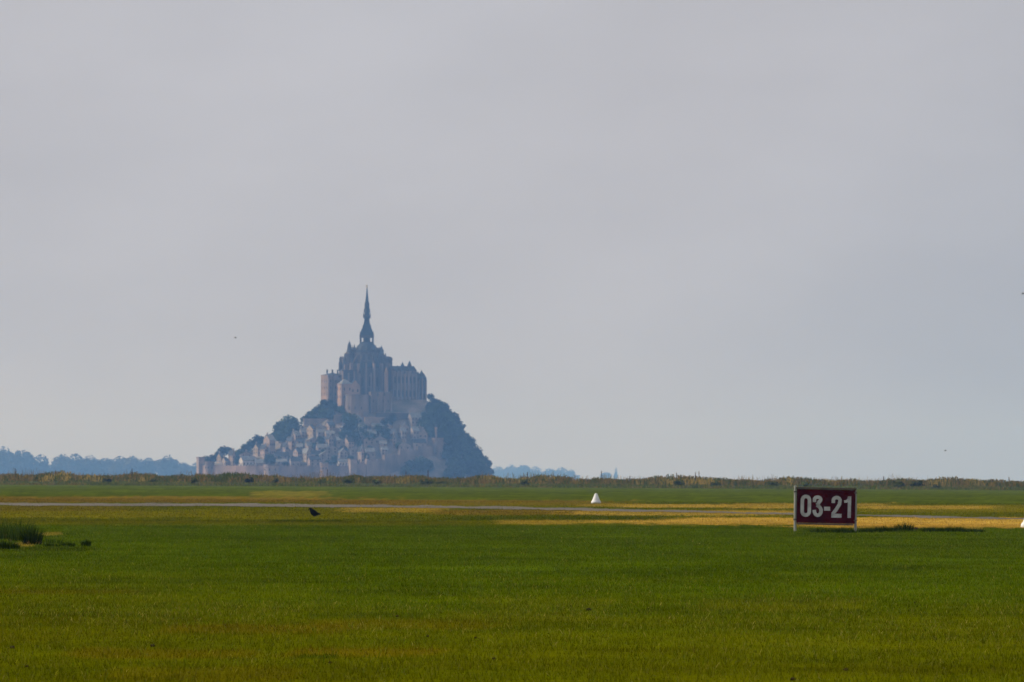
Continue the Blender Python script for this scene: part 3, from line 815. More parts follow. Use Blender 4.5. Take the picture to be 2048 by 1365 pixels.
# the three storey block of the north side
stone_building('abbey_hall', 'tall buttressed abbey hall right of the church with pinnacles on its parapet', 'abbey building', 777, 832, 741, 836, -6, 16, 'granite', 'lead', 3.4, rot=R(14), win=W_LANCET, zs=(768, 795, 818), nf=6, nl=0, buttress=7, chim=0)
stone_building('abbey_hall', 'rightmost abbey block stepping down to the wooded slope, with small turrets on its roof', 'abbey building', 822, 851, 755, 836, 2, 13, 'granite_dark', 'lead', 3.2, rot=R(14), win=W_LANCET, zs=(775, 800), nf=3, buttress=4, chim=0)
for px, tip, base, y, lab in ((795, 731, 742, -4, 'leftmost of the small roof turrets on the abbey hall'), (805, 724, 742, -4, 'short turret left of the taller one on the abbey hall roof'), (819, 721, 742, -4, 'tallest slim turret at the right end of the abbey hall roof'), (825, 733, 760, -10, 'pointed corner turret where the two right abbey blocks meet'), (836, 743, 756, 2, 'small turret on the middle of the rightmost abbey block'), (843, 740, 757, 2, 'slim turret at the outer right corner of the abbey')):
    zb, zt = mz(px, base), mz(px, tip); h = zt - zb
    r_ = 2.0 if px == 825 else 1.45
    t = thing('roof_turret', lab, 'turret', (mx_(px, base), MY + y, zb - 3.0))
    mb = MB(); mb.lathe((0, 0, 0), [(r_, 0), (r_, 3 + h * .45), (r_ * 1.25, 3 + h * .47), (r_ * 1.25, 3 + h * .52)], 8); mb.build('shaft', M['granite_dark'], t)
    mb = MB(); mb.lathe((0, 0, 3 + h * .52), [(r_ * 1.15, 0), (r_ * .4, h * .3), (.05, h * .48)], 8); mb.build('cap', M['lead'], t)
# round bastion and retaining walls under the church
bz0, bz1 = mz(718, 842), mz(718, 793)
t = thing('bastion', 'rounded bastion wall below the church choir', 'wall', (mx_(716, 815), MY - 36, bz0))
mb = MB(); mb.lathe((0, 0, 0), [(10.6, -2), (9.6, bz1 - bz0), (9.9, bz1 - bz0 + .2), (9.9, bz1 - bz0 + 1.2), (9.0, bz1 - bz0 + 1.2)], 18); mb.build('wall', M['granite'], t, smooth=False)
for k, a in enumerate((-130, -100, -70)):
    link('window', W_SMALL, t, (math.cos(R(a)) * 10.1, math.sin(R(a)) * 10.1, (bz1 - bz0) * .45), R(a) + math.pi / 2)
stone_building('abbey_wall', 'plain retaining wall with a pink sunlit buttress, right of the bastion', 'wall', 738, 782, 786, 834, -32, 6, 'granite', 'lead', 0, rot=R(20), flat=True, buttress=4, win=W_SMALL, zs=(806,), nf=4)
def terrace(name, label, px0, px1, pt, pb, dy, wall='granite', rot=R(10), th=3.5):
    xm = mx_((px0 + px1) / 2, pb); y = slope_y(xm, mz((px0 + px1) / 2, pb)) + dy
    zb, zt = mz((px0 + px1) / 2, pb + 6), mz((px0 + px1) / 2, pt); W = (px1 - px0) / SPX
    t = thing(name, label, 'wall', (xm, MY + y, 0), rot)
    mb = MB(); mb.box((0, 0, (zb + zt) / 2), (W, th, zt - zb), taper=.97); mb.build('wall', M[wall], t)
    mb = MB(); mb.box((0, 0, zt + .2), (W + .4, th + .3, .4)); mb.build('coping', M['granite_pink'], t)
terrace('terrace_wall', 'pale garden terrace wall on the left shoulder under the lodgings', 608, 664, 839, 848, 0, 'pinkwall')
terrace('terrace_wall', 'long grey terrace wall at the foot of the abbey hall', 752, 838, 827, 838, 0, 'granite_dark')
terrace('terrace_wall', 'short terrace wall between tree clumps below the bastion', 668, 716, 832, 842, 0, 'granite')
terrace('terrace_wall', 'pinkish terrace wall half way up the village below the bastion', 730, 772, 836, 848, -4, 'pinkwall')

# ---- rampart round the foot
RP = [(400, 931), (435, 933), (480, 932), (520, 933), (549, 932), (600, 934), (653, 934), (700, 930), (735, 927), (770, 916), (800, 906), (835, 898), (866, 890)]
def front_y(px):
    x = mx_(px, 930)
    return -half_depth(x) * (.93 if px < 740 else .93 - .30 * (px - 740) / 126.0)
for (a, pa), (b, pb_) in zip(RP[:-1], RP[1:]):
    A = Vector((mx_(a, pa), MY + front_y(a), 0)); B = Vector((mx_(b, pb_), MY + front_y(b), 0))
    za = zb = mz((a + b) / 2, (pa + pb_) / 2)
    d = (B - A); L = d.length; d.normalize(); nrm = Vector((d.y, -d.x, 0))
    if nrm.y > 0: nrm = -nrm
    where = {400: 'just right of the sunlit left end tower', 435: 'under the leftmost white fronted houses', 480: 'under the long pale roof', 520: 'just left of the round pink tower', 549: 'just right of the round pink tower', 600: 'left of the small round tower at the middle of the foot', 653: 'between the middle round tower and the square sunlit tower', 700: 'just right of the square sunlit tower', 735: 'where the rampart begins to climb', 770: 'climbing the rock, lower stretch', 800: 'climbing the rock, upper stretch above the dark round trees', 835: 'reaching the tall north tower'}[a]
    t = thing('rampart_wall', 'stone rampart stretch at the island foot, ' + where, 'rampart', A)
    mb = MB(); q = nrm * 1.3
    vs = []
    for P, zt in ((A - A, za), (B - A, zb)):
        for s_, z in ((1.5, -1), (1, zt), (-1, zt), (-1, -1)):
            vs.append((P.x + q.x * s_, P.y + q.y * s_, z))
    mb.add(vs, [(0, 4, 5, 1), (1, 5, 6, 2), (2, 6, 7, 3), (3, 7, 4, 0), (0, 1, 2, 3), (7, 6, 5, 4)])
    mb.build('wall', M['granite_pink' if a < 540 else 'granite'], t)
    n = max(3, int(L / 2.6))
    for k in range(n):
        P = (B - A) * ((k + .5) / n)
        link('merlon', MERLON, t, (P.x + q.x * .8, P.y + q.y * .8, za + .55), math.atan2(d.y, d.x))
def round_tower(px, r_px, pt, label, mat='granite_pink', roof=None, dy=-2.0, pbase=952, n=16, name='rampart_tower', square=False):
    x = mx_(px, pt); zt = mz(px, pt); r = r_px / SPX
    t = thing(name, label, 'tower', (x, MY + front_y(px) + dy, 0), ROT if square else 0)
    mb = MB()
    if square:
        mb.box((0, 0, zt / 2 - .5), (r * 1.5, r * 1.5, zt + 1), taper=.97); mb.build('wall', M[mat], t)
        mb = MB(); mb.box((0, 0, zt + .5), (r * 1.6, r * 1.6, 1.0))
    else:
        mb.lathe((0, 0, -1), [(r * 1.12, 0), (r, zt * .5), (r, zt - .6), (r * 1.08, zt - .3), (r * 1.08, zt + 1)], n); mb.build('wall', M[mat], t)
        mb = MB(); mb.lathe((0, 0, zt), [(r * 1.08, 0), (r * 1.08, 1.0), (r * .9, 1.0), (r * .9, .2)], n)
    mb.build('parapet', M['granite'], t)
    if roof:
        mb = MB(); mb.lathe((0, 0, zt + .9), [(r * .95, 0), (r * .5, roof * .55), (.05, roof)], 4 if square else n, rz=R(45) if square else 0); mb.build('roof', M['slate'], t)
    for k in range(3):
        a = R(-150 + 45 * k) if not square else None
        if a is not None:
            link('window', W_HOUSE, t, (math.cos(a) * r * 1.02, math.sin(a) * r * 1.02, zt * .62), a + math.pi / 2)
    return t
round_tower(405, 8.5, 917, 'sunlit pink tower at the far left end of the island rampart', dy=0, square=True, mat='pinkwall')
round_tower(424, 9, 926, 'low round shaded tower next to the sunlit left end tower', mat='granite')
round_tower(549, 15, 932, 'broad round pink tower on the rampart below the stepped houses', mat='pinkwall')
round_tower(653, 8, 928, 'small round tower at the middle of the island foot')
round_tower(709, 9.5, 921, 'square sunlit tower on the rampart right of the white patch', square=True, mat='pinkwall')
nt_ = round_tower(876, 11, 879, 'tall north tower on the right of the rampart with one sunlit edge', mat='granite', dy=-1)
x = mx_(873, 860)
t = thing('watch_turret', 'very thin turret rising above the north tower', 'turret', (mx_(873, 870), MY + front_y(876) + 2, mz(873, 880)))
h = mz(873, 846) - mz(873, 880)
mb = MB(); mb.lathe((0, 0, 0), [(.9, 0), (.85, h * .6), (1.15, h * .62), (1.15, h * .72)], 8); mb.build('shaft', M['granite_pink'], t)
mb = MB(); mb.lathe((0, 0, h * .72), [(1.1, 0), (.05, h * .28)], 8); mb.build('cap', M['slate'], t)

# ---- village houses
def house(px, pt_wall, pb, w_px, D, label, wall='pinkwall', roofm='slate', roof=3.0, rot=ROT, along='x', group=None, floors=2, nf=2, nl=1, chim=1, dy=0.0):
    """wall top / foot as heights on the slope; w_px apparent width"""
    xm = mx_(px, pb); zb = mz(px, pb); zt = mz(px, pt_wall)
    y = slope_y(xm, max(1.0, zb)) + dy
    y = max(y, front_y(px) + 8)
    W = max(2.5, (w_px / SPX - D * math.sin(rot)) / math.cos(rot))
    t = thing('stone_house', label, 'house', (xm, MY + y, zb), rot, group)
    H = zt - zb
    mb = MB(); mb.gable_wall((0, 0, -5), W, D, H + 5, roof - .12, 0, 0, along); mb.build('wall', M[wall], t)
    mb = MB(); mb.gable((0, 0, H), W, D, roof, 0, .3, 0, along); ro = mb.build('roof', M[roofm], t)
    for k in range(chim):
        x_ = (-W / 2 + .7) if k == 0 else (W / 2 - .7)
        c = (x_, 0) if along == 'x' else (0, -D / 2 + .8 + k * (D - 1.6))
        mb = MB(); mb.box((c[0], c[1], H + roof + .4), (.9, .9, 2.4)); mb.build('chimney', M['greywall'], ro)
    for f in range(floors):
        z = H * (f + .25) / floors
        if z + 1.7 > H: continue
        for k in range(nf): link('window', W_HOUSE, t, (-W / 2 + W * (k + .5) / nf, -D / 2, z), 0)
        for k in range(nl): link('window', W_HOUSE, t, (-W / 2, -D / 2 + D * (k + .5) / nl, z), -math.pi / 2)
    return t
SPEC = [  # px, wall top, foot, width px, depth m, label, wall, roof, roof h, along
    (442, 914, 926, 15, 9, 'cream house with sunlit gable near the left end of the village', 'cream', 'slate', 3.2, 'x'),
    (452, 921, 931, 13, 8, 'low cream house on the rampart just below the leftmost gabled house', 'cream', 'slate', 2.6, 'x'),
    (466, 909, 929, 14, 9, 'narrow tall pinkish house between dark trees near the left end', 'pinkwall', 'slate', 3.4, 'y'),
    (498, 921, 931, 34, 8, 'long low white house with pale roof on the left rampart', 'whitewall', 'slate_pale', 3.4, 'x'),
    (517, 896, 910, 17, 10, 'pale yellow house on the ridge left of the tall pink house', 'cream', 'slate', 3.2, 'x'),
    (541, 880, 911, 24, 13, 'tall pink house stepping up to the big round tree', 'pinkwall', 'slate_pale', 4.2, 'x'),
    (530, 897, 915, 16, 10, 'narrow grey house against the tall pink house', 'pinkwall', 'slate', 3.0, 'y'),
    (592, 871, 884, 20, 11, 'house with pale sloping roof right of the big round tree', 'pinkwall', 'slate_pale', 3.6, 'x'),
    (583, 881, 897, 13, 11, 'thin sunlit house under the pale sloping roof', 'pinkwall', 'slate', 3.0, 'y'),
    (572, 893, 910, 16, 10, 'pinkish gabled house left of the thin sunlit house', 'pinkwall', 'slate', 3.0, 'y'),
    (624, 858, 876, 15, 13, 'bright yellowish sunlit house high on the left shoulder', 'cream', 'slate', 3.4, 'x'),
    (622, 893, 903, 24, 9, 'house with wide pale roof at the middle of the village', 'greywall', 'slate_pale', 4.0, 'x'),
    (616, 906, 922, 20, 11, 'pale stone house below the wide pale roof', 'cream', 'slate_pale', 3.6, 'y'),
    (598, 904, 918, 18, 10, 'low pinkish house left of the pale stone house', 'pinkwall', 'slate', 3.0, 'x'),
    (687, 924, 932, 24, 7, 'low brilliant white house just above the rampart', 'whitewall', 'slate_pale', 2.4, 'x'),
    (723, 902, 926, 14, 11, 'tall narrow sunlit house above the square tower', 'pinkwall', 'slate', 3.2, 'y'),
    (738, 922, 940, 14, 8, 'grey house on the rampart right of the tall narrow house', 'pinkwall', 'slate', 2.6, 'x'),
    (718, 838, 848, 12, 7, 'small pale house alone among trees below the bastion', 'cream', 'slate_pale', 2.6, 'x'),
    (786, 876, 888, 11, 9, 'small pinkish house at the top of the climbing rampart', 'pinkwall', 'slate', 3.0, 'y'),
    (806, 864, 880, 17, 8, 'grey house with twin chimneys under the wooded slope', 'greywall', 'slate_pale', 3.2, 'x'),
    (830, 862, 880, 20, 8, 'broad grey house left of the north tower', 'greywall', 'slate_pale', 3.4, 'x'),
    (830, 835, 850, 28, 8, 'pale rock coloured building high under the abbey hall', 'greywall', 'slate_pale', 3.6, 'x'),
    (662, 852, 866, 22, 10, 'pinkish house under the upper terrace wall', 'pinkwall', 'slate', 3.2, 'x'),
    (660, 878, 894, 20, 11, 'pinkish gabled house at the heart of the village', 'pinkwall', 'slate', 3.4, 'y'),
    (700, 884, 900, 22, 11, 'slanted pinkish house left of the tall narrow house', 'pinkwall', 'slate', 3.8, 'x'),
]
for px, a, b, wd, D, lab, wl, rf, rh, al in SPEC:
    house(px, a, b, wd, D, lab, wl, rf, rh, along=al, nf=max(1, int(wd / 8)), nl=2)
bands = [(0, 'lowest row behind the rampart'), (1, 'middle rows'), (2, 'top row below the abbey terraces')]
taken = [(s[0], s[2], s[3]) for s in SPEC]
cols = [('greywall', 'grey stone'), ('pinkwall', 'pinkish stone')]
for i in range(400):
    px = random.uniform(470, 850)
    top_lim = np.interp(px, [470, 520, 560, 610, 660, 790, 850], [918, 904, 896, 862, 850, 850, 846])
    low_lim = np.interp(px, [470, 700, 740, 790, 850], [936, 936, 926, 908, 892])
    if low_lim - top_lim < 8: continue
    pb = random.uniform(top_lim + 8, low_lim)
    wd = random.uniform(15, 29)
    if any(abs(px - a) < (wd + c) * .40 and abs(pb - b) < 10 for a, b, c in taken): continue
    taken.append((px, pb, wd))
    wl, wn = cols[0] if random.random() < .6 else cols[1]
    z = (low_lim - pb) / max(1, low_lim - top_lim)
    bd = 0 if z < .25 else (1 if z < .7 else 2)
    side = 'left half' if px < 600 else ('centre' if px < 700 else 'right half')
    lab = 'hazy %s house, %s, %s of village' % (wn, bands[bd][1], side)
    house(px, pb - random.uniform(8, 13), pb, wd, random.uniform(7, 9), lab, wl, random.choice(['slate', 'slate_pale', 'slate_pale']), random.uniform(2.2, 3.2), rot=R(random.uniform(2, 16)), along=random.choice('xxy'), group='houses of the island village', nf=2, nl=1)
    if len(taken) > 88: break

# ---- trees of the island
def island_tree(px, py_top, w_px, label, group='trees on the island', h_px=None, on_crest=False):
    wid = w_px / SPX; hgt = (h_px or w_px * .95) / SPX
    zt = mz(px, py_top); zb = zt - hgt; xm = mx_(px, py_top)
    y = -2.0 if on_crest else slope_y(xm, max(.5, zb))
    return place_tree((xm, MY + y, zb), wid * 1.12, hgt * 1.04, random.choice(TREES), 'island_tree', label, 'tree', group)
ridge = [(412, 912, 20), (426, 909, 20), (436, 902, 18), (446, 893, 24), (459, 894, 16), (470, 902, 18), (482, 899, 24), (492, 889, 22), (501, 880, 24), (514, 871, 26), (523, 874, 16)]
for p in ridge: island_tree(*p, label='dark hazy tree on the low left ridge above the first houses', group='trees on the left ridge')
for p, lab in (((556, 846, 28, 'left crown of the big dark tree clump on the left shoulder'), 0), ((571, 836, 32, 'middle crown of the big dark tree clump on the left shoulder'), 0), ((584, 831, 32, 'highest crown of the big dark tree clump on the left shoulder'), 0), ((597, 845, 24, 'right crown of the big dark tree clump on the left shoulder'), 0)):
    island_tree(p[0], p[1], p[2], p[3], None, h_px=p[2] * 1.15)
for p in [(560, 862, 26), (578, 858, 28), (594, 864, 18), (548, 866, 16)]: island_tree(*p, label='lower dark foliage under the big tree clump on the left shoulder', group='lower trees of the big clump')
for p in [(611, 832, 20), (620, 823, 20), (630, 818, 22), (640, 810, 22), (650, 800, 20), (658, 800, 18), (668, 806, 22), (684, 812, 18), (646, 818, 24), (662, 820, 24), (630, 830, 20)]:
    island_tree(*p, label='dark tree on the steep left shoulder just below the abbey lodgings', group='trees below the lodgings')
for p in [(696, 826, 26), (708, 830, 28), (700, 848, 30), (690, 860, 28), (712, 862, 28), (728, 850, 24), (742, 864, 26), (758, 850, 24), (772, 838, 26), (775, 856, 24), (788, 828, 18), (768, 872, 18), (610, 886, 16), (642, 874, 20)]:
    island_tree(*p, label='dark rounded tree between the abbey foot and the village roofs', group='trees above the village')
for p in [(478, 912, 18), (545, 908, 22), (537, 914, 16), (586, 912, 14), (640, 908, 16), (674, 912, 18), (720, 882, 18), (742, 892, 16), (520, 918, 16), (600, 905, 14), (632, 886, 16), (652, 899, 14), (664, 878, 18), (690, 893, 16), (561, 914, 18), (704, 912, 16), (734, 905, 16), (660, 921, 14), (575, 924, 14), (800, 886, 16)]:
    island_tree(*p, label='small dark tree among the lower village houses', group='trees in the village')
for p in [(828, 920, 30), (842, 914, 34), (856, 921, 28), (815, 932, 22)]:
    island_tree(*p, label='dark round tree at the water edge below the climbing rampart', group='trees below the rampart')
SIL = [(856, 804), (862, 787), (869, 797), (878, 798), (887, 806), (896, 815), (905, 827), (913, 839), (921, 851), (930, 861), (938, 872), (945, 882), (952, 891), (958, 900), (964, 909), (968, 917), (971, 927), (973, 937)]
for i, (a, b) in enumerate(SIL):
    if i == 1: island_tree(a, b, 15, 'small tree standing alone against the sky right of the abbey', None, h_px=18, on_crest=True)
    else: island_tree(a + random.uniform(-3, 4), b + random.uniform(-3, 5), random.uniform(17, 30), 'dark tree on the skyline of the steep right flank', 'trees on the right skyline', h_px=random.uniform(20, 26), on_crest=True)
cnt = 0
for i in range(900):
    px = random.uniform(846, 972)
    lim = np.interp(px, [a for a, b in SIL], [b for a, b in SIL]) if px > 857 else 820
    low = np.interp(px, [846, 866, 886, 894, 980], [846, 858, 866, 938, 940])
    if low < lim + 6: continue
    py = random.uniform(lim + 4, low)
    hgt_w = ['high up', 'at mid height', 'low down'][0 if py < 850 else (1 if py < 900 else 2)]
    col_w = ['above the north tower', 'in the middle', 'near the right skyline'][0 if px < 880 else (1 if px < 925 else 2)]
    island_tree(px, py, random.uniform(15, 26), 'hazy blue tree in the right flank wood, %s, %s' % (hgt_w, col_w), 'wood on the right flank')
    cnt += 1
    if cnt >= 150: break

# ------------------------------------------------------------------ far tree lines
FY = 17500.0
FS = FPX / FY
ordw = ['first', 'second', 'third', 'fourth', 'fifth', 'sixth', 'seventh', 'eighth', 'ninth', 'tenth', 'eleventh', 'twelfth', 'thirteenth', 'fourteenth', 'fifteenth', 'sixteenth']
LEFTT = [(-22, 898, 58), (6, 896, 52), (44, 902, 56), (82, 911, 46), (124, 911, 44), (152, 910, 46), (180, 913, 46), (212, 917, 40), (240, 914, 44), (264, 914, 40), (296, 918, 40), (336, 913, 42), (366, 926, 36), (392, 927, 30)]
for i, (px, py, wd) in enumerate(LEFTT):
    hpx = 958 - py
    lab = 'hazy blue tree just cut by the left frame edge in the far tree line' if i == 0 else '%s crown from the left frame edge in the hazy blue far tree line' % ordw[i]
    p = at(px, py + hpx, FY + random.uniform(-60, 60))
    place_tree((p.x, p.y, p.z), wd * 1.15 / FS, hpx * 1.03 / FS, FAR_TREES[i % 5], 'far_tree', lab, 'tree', 'far trees left of the island')
RY = 28000.0
RS = FPX / RY
RIGHTT = [(996, 934, 34), (1022, 931, 34), (1048, 931, 36), (1072, 934, 32), (1098, 938, 26), (1124, 936, 34), (1142, 940, 22), (1212, 945, 22), (1232, 937, 8)]
for i, (px, py, wd) in enumerate(RIGHTT):
    hpx = 962 - py
    lab = 'thin pale spire shaped tree in the faint tree line right of the island' if wd == 8 else '%s crown right of the island in the very faint pale tree line' % ordw[i if i < 9 else i - 1]
    p = at(px, py + hpx, RY + random.uniform(-60, 60))
    place_tree((p.x, p.y, p.z), wd * 1.15 / RS, hpx * 1.03 / RS, FAR_TREES[i % 5], 'far_tree', lab, 'tree', 'faint far trees right of the island')
def wood_mass(name, x0, x1, Y, h, n, leaf, seed):
    r = np.random.default_rng(seed)
    X = x0 + (x1 - x0) * r.random(n); hh = h * (.55 + .75 * fnoise(X / 45.0, X * 0, seed)); Z = hh * r.random(n) ** .8 - 2
    P = np.stack([X, Y + 40 * (r.random(n) - .5), Z], -1)
    d = r.normal(size=(n, 3)); d /= np.linalg.norm(d, axis=1)[:, None]
    t1 = np.cross(d, r.normal(size=(n, 3))); t1 /= np.linalg.norm(t1, axis=1)[:, None]; t2 = np.cross(d, t1)
    s = leaf * (.6 + .8 * r.random(n))[:, None]
    Vv = np.stack([P - t1 * s, P + t2 * s, P + t1 * s, P - t2 * s], 1).reshape(-1, 3)
    tag(link(name, raw_mesh(name, Vv, np.arange(4 * n, dtype=np.int32).reshape(-1, 4), M['leaf_far'])), kind='stuff')
wood_mass('far_woodland', at(-900, 950, FY + 60).x, at(400, 950, FY + 60).x, FY + 70, 26.0, 21000, 1.6, 3)
wood_mass('faint_woodland', at(960, 950, RY + 60).x, at(1160, 950, RY).x, RY + 70, 11.0, 2500, 1.6, 5)

# ------------------------------------------------------------------ bushes and stalks on the bank
BUSH = [crown_mesh('foliage', 1.0, 1.0, 160, .22, M['bush'], 200 + i, lobes=5, base=-.1) for i in range(4)]
STEM = trunk_mesh('stem', 1.0, .03, M['bark'], 77)
def bush(px, base_py, w_px, h_px, label, group='dark bushes along the bank', Y=None):
    if Y is None: Y = 1700
    p = at(px, base_py, Y)
    z = float(bank_h(np.array([p.x]), np.array([Y]))[0])
    s = FPX / Y
    t = thing('bank_bush', label, 'bush', (p.x, Y, min(p.z, z) if p.z > z - .6 else z), random.random() * 6.28, group)
    t.scale = (w_px / s, w_px / s, h_px / s)
    link('foliage', random.choice(BUSH), t); link('stem', STEM, t)
for px, wd, hh, lab in ((215, 26, 12, 'dark green bush in the bank left of the islands left end'), (306, 20, 10, 'dark bush below the far tree line near the islands left end'), (388, 18, 14, 'dark bush right under the sunlit left end tower'), (500, 24, 14, 'dark bush in the bank under the long white house'), (552, 14, 14, 'upright dark bush under the round pink tower'), (645, 26, 12, 'brownish bush in the bank under the middle round tower'), (700, 30, 13, 'reddish brown bush in the bank under the square tower'), (752, 28, 12, 'brown bush in the bank right of the square tower'), (850, 40, 12, 'wide dark bush under the north tower'), (885, 26, 9, 'low dark bush just right of the wide one under the north tower'), (1048, 26, 12, 'dark bush in the bank a little right of the island'), (1360, 28, 14, 'dark bush in the bank far right of the white cone marker'), (1430, 34, 10, 'low wide bush in the bank left of the sign'), (1545, 30, 12, 'dark bush in the bank just left of the sign'), (1612, 26, 12, 'dark bush directly above the signs left end')):
    bush(px, 968 + TANR * (px - 1024), wd, hh, lab, Y=1690)
for px, py, wd, hh, lab in ((1022, 976, 12, 7, 'small dark tuft at the meadow edge right of the island'), (1117, 976, 14, 5, 'flat dark tuft at the meadow edge left of the white cone'), (1237, 977, 16, 9, 'dark tuft at the meadow edge right of the white cone'), (1260, 979, 13, 9, 'darkest tuft of the pair at the meadow edge right of the white cone'), (1340, 978, 26, 7, 'wide low dark tuft at the meadow edge towards the sign'), (1795, 978, 34, 18, 'large dark bush in the bank right of the sign'), (1835, 979, 36, 18, 'largest dark bush in the bank right of the sign'), (1872, 979, 22, 10, 'small bush at the right end of the dark bush row'), (2025, 984, 24, 8, 'low dark bush by the right frame edge'), (930, 974, 14, 6, 'small dark tuft at the meadow edge under the wooded flank'), (385, 970, 14, 9, 'dark tuft at the meadow edge under the left end tower')):
    bush(px, py, wd, hh, lab, group='dark tufts at the meadow edge', Y=1648)
stalk = MB(); stalk.tube([(0, 0, -.1), (.02, 0, .5), (.0, .02, 1.0)], [.045, .04, .02], 5)
for k in range(9):
    a = k * 2.4; z = .45 + .06 * k
    stalk.tube([(0, 0, z), (math.cos(a) * .13, math.sin(a) * .13, z + .1)], [.05, .02], 4)
stalk_me = stalk.mesh('seed_stalk', noisy('dead_stalk', (.05, .035, .03), (.08, .05, .035), 3))
for px, top, lab in ((31, 938, 'thin dead stalk in front of the far trees near the left edge'), (264, 938, 'dark dead stalk standing before the far tree line'), (655, 939, 'dark stalk before the foot of the island'), (812, 943, 'dark stalk before the wooded water edge'), (856, 941, 'thin dark stalk below the north tower'), (1055, 945, 'dark stalk in the bank right of the island'), (1203, 942, 'stalk on the bank above the white cone'), (1260, 952, 'thick dark stalk above the tufts right of the cone'), (1353, 946, 'dark stalk left of the tallest stalk on the bank'), (1391, 945, 'left one of the tall stalk pair on the bank'), (1398, 943, 'tallest dark stalk on the bank between cone and sign'), (1701, 955, 'thin stalk on the bank above the signs right end'), (1767, 953, 'grey stalk on the bank right of the sign'), (1895, 954, 'thin stalk on the bank far right'), (1985, 959, 'purple grey stalk on the bank near the right edge'), (2018, 955, 'tallest stalk near the right frame edge')):
    p = at(px, top, 1712); z = float(bank_h(np.array([p.x]), np.array([1712.0]))[0])
    o = link('dead_stalk', stalk_me, None, (p.x, 1712, z), random.random() * 6, (random.uniform(.6, 1.1), random.uniform(.6, 1.1), max(.5, p.z - z)))
    tag(o, lab, 'weed stalk', 'dead stalks along the bank')

# ------------------------------------------------------------------ runway sign
SG = on_ground(1650, 1064.0)
SGZ = gz(SG.x, SG.y)
SS_ = FPX / SG.y
sign = thing('runway_sign', 'dark red runway sign reading 03-21 on two pale posts', 'sign', (SG.x, SG.y, SGZ), R(5))
k_ = 9.75 * SS_
def su(zx): return (zx - 880) / k_
def sv(zy): return (1128 - zy) / k_
TL = -R(0.9)
def tilt(u, v):
    c = (0.0, sv(640)); du, dv = u - c[0], v - c[1]
    return du * math.cos(TL) - dv * math.sin(TL), c[1] + du * math.sin(TL) + dv * math.cos(TL)
def plate(name, u0, u1, v0, v1, y0, y1, mat, parent, tl=True, bev=0.0):
    mb = MB(); vs = []
    for y in (y0, y1):
        for u, v in ((u0, v0), (u1, v0), (u1, v1), (u0, v1)):
            a, b = tilt(u, v) if tl else (u, v)
            vs.append((a, y, b))
    mb.add(vs, [(0, 1, 2, 3), (7, 6, 5, 4), (0, 4, 5, 1), (1, 5, 6, 2), (2, 6, 7, 3), (3, 7, 4, 0)])
    o = mb.build(name, mat, parent)
    if bev:
        bv = o.modifiers.new('bevel', 'BEVEL'); bv.width = bev; bv.segments = 2
    return o
panel = plate('panel', su(322), su(1470), sv(962), sv(306), -.018, .018, M['red'], sign, bev=.006)
plate('top_rail', su(300), su(1486), sv(304), sv(268), -.035, .035, M['rail'], sign, bev=.006)
plate('bottom_rail', su(330), su(1440), sv(998), sv(964), -.035, .035, M['rail'], sign, bev=.006)
for zx0, zx1, zt in ((262, 316, 252), (1446, 1498, 300)):
    u0, u1 = su(zx0), su(zx1); r = (u1 - u0) / 2; cx_ = (u0 + u1) / 2
    top = tilt(cx_, sv(zt))
    mb = MB(); mb.tube([(cx_ + (top[0] - cx_) * 0 + .008, .02, -.3), (top[0], .02, top[1])], [r, r], 10)
    mb.tube([(top[0], .02, top[1]), (top[0], .02, top[1] + .012)], [r * .96, r * .5], 10)
    po = mb.build('post', M['post_paint'], sign, smooth=False)
    for zb in (360, 900):
        cc = tilt(cx_, sv(zb))
        mb = MB(); mb.box((cc[0], .02, cc[1]), (r * 2.25, r * 2.3, .03)); mb.build('clamp', M['rail'], po)
def stroke(path, th, closed=False):
    """flat band of constant thickness along a path -> quads"""
    P = [Vector((a, b)) for a, b in path]; n = len(P); Ls = []; Rs = []
    for i in range(n):
        a = P[i - 1] if (i > 0 or closed) else P[i]; b = P[(i + 1) % n] if (i < n - 1 or closed) else P[i]
        d1 = (P[i] - a); d2 = (b - P[i])
        if d1.length < 1e-9: d1 = d2
        if d2.length < 1e-9: d2 = d1
        d1 = d1.normalized(); d2 = d2.normalized(); d = (d1 + d2).normalized()
        nn = Vector((-d.y, d.x)); k = th / 2 / max(.5, nn.dot(Vector((-d1.y, d1.x))))
        Ls.append(P[i] + nn * k); Rs.append(P[i] - nn * k)
    quads = [(Ls[i], Ls[(i + 1) % n], Rs[(i + 1) % n], Rs[i]) for i in range(n if closed else n - 1)]
    return quads
def arc(cx, cy, rx, ry, a0, a1, n=10):
    return [(cx + rx * math.cos(R(a0 + (a1 - a0) * i / n)), cy + ry * math.sin(R(a0 + (a1 - a0) * i / n))) for i in range(n + 1)]
def glyph(name, quads, parent):
    mb = MB()
    for q in quads:
        area = sum(q[i].x * q[(i + 1) % 4].y - q[(i + 1) % 4].x * q[i].y for i in range(4))
        q = list(q) if area > 0 else list(q)[::-1]
        pts = [tilt(su(p.x), sv(-p.y)) for p in q]
        vs = [(a, -.0235, b) for a, b in pts] + [(a, -.017, b) for a, b in pts]
        mb.add(vs, [(0, 1, 2, 3), (0, 4, 5, 1), (1, 5, 6, 2), (2, 6, 7, 3), (3, 7, 4, 0)])
    return mb.build(name, M['white_paint'], parent)
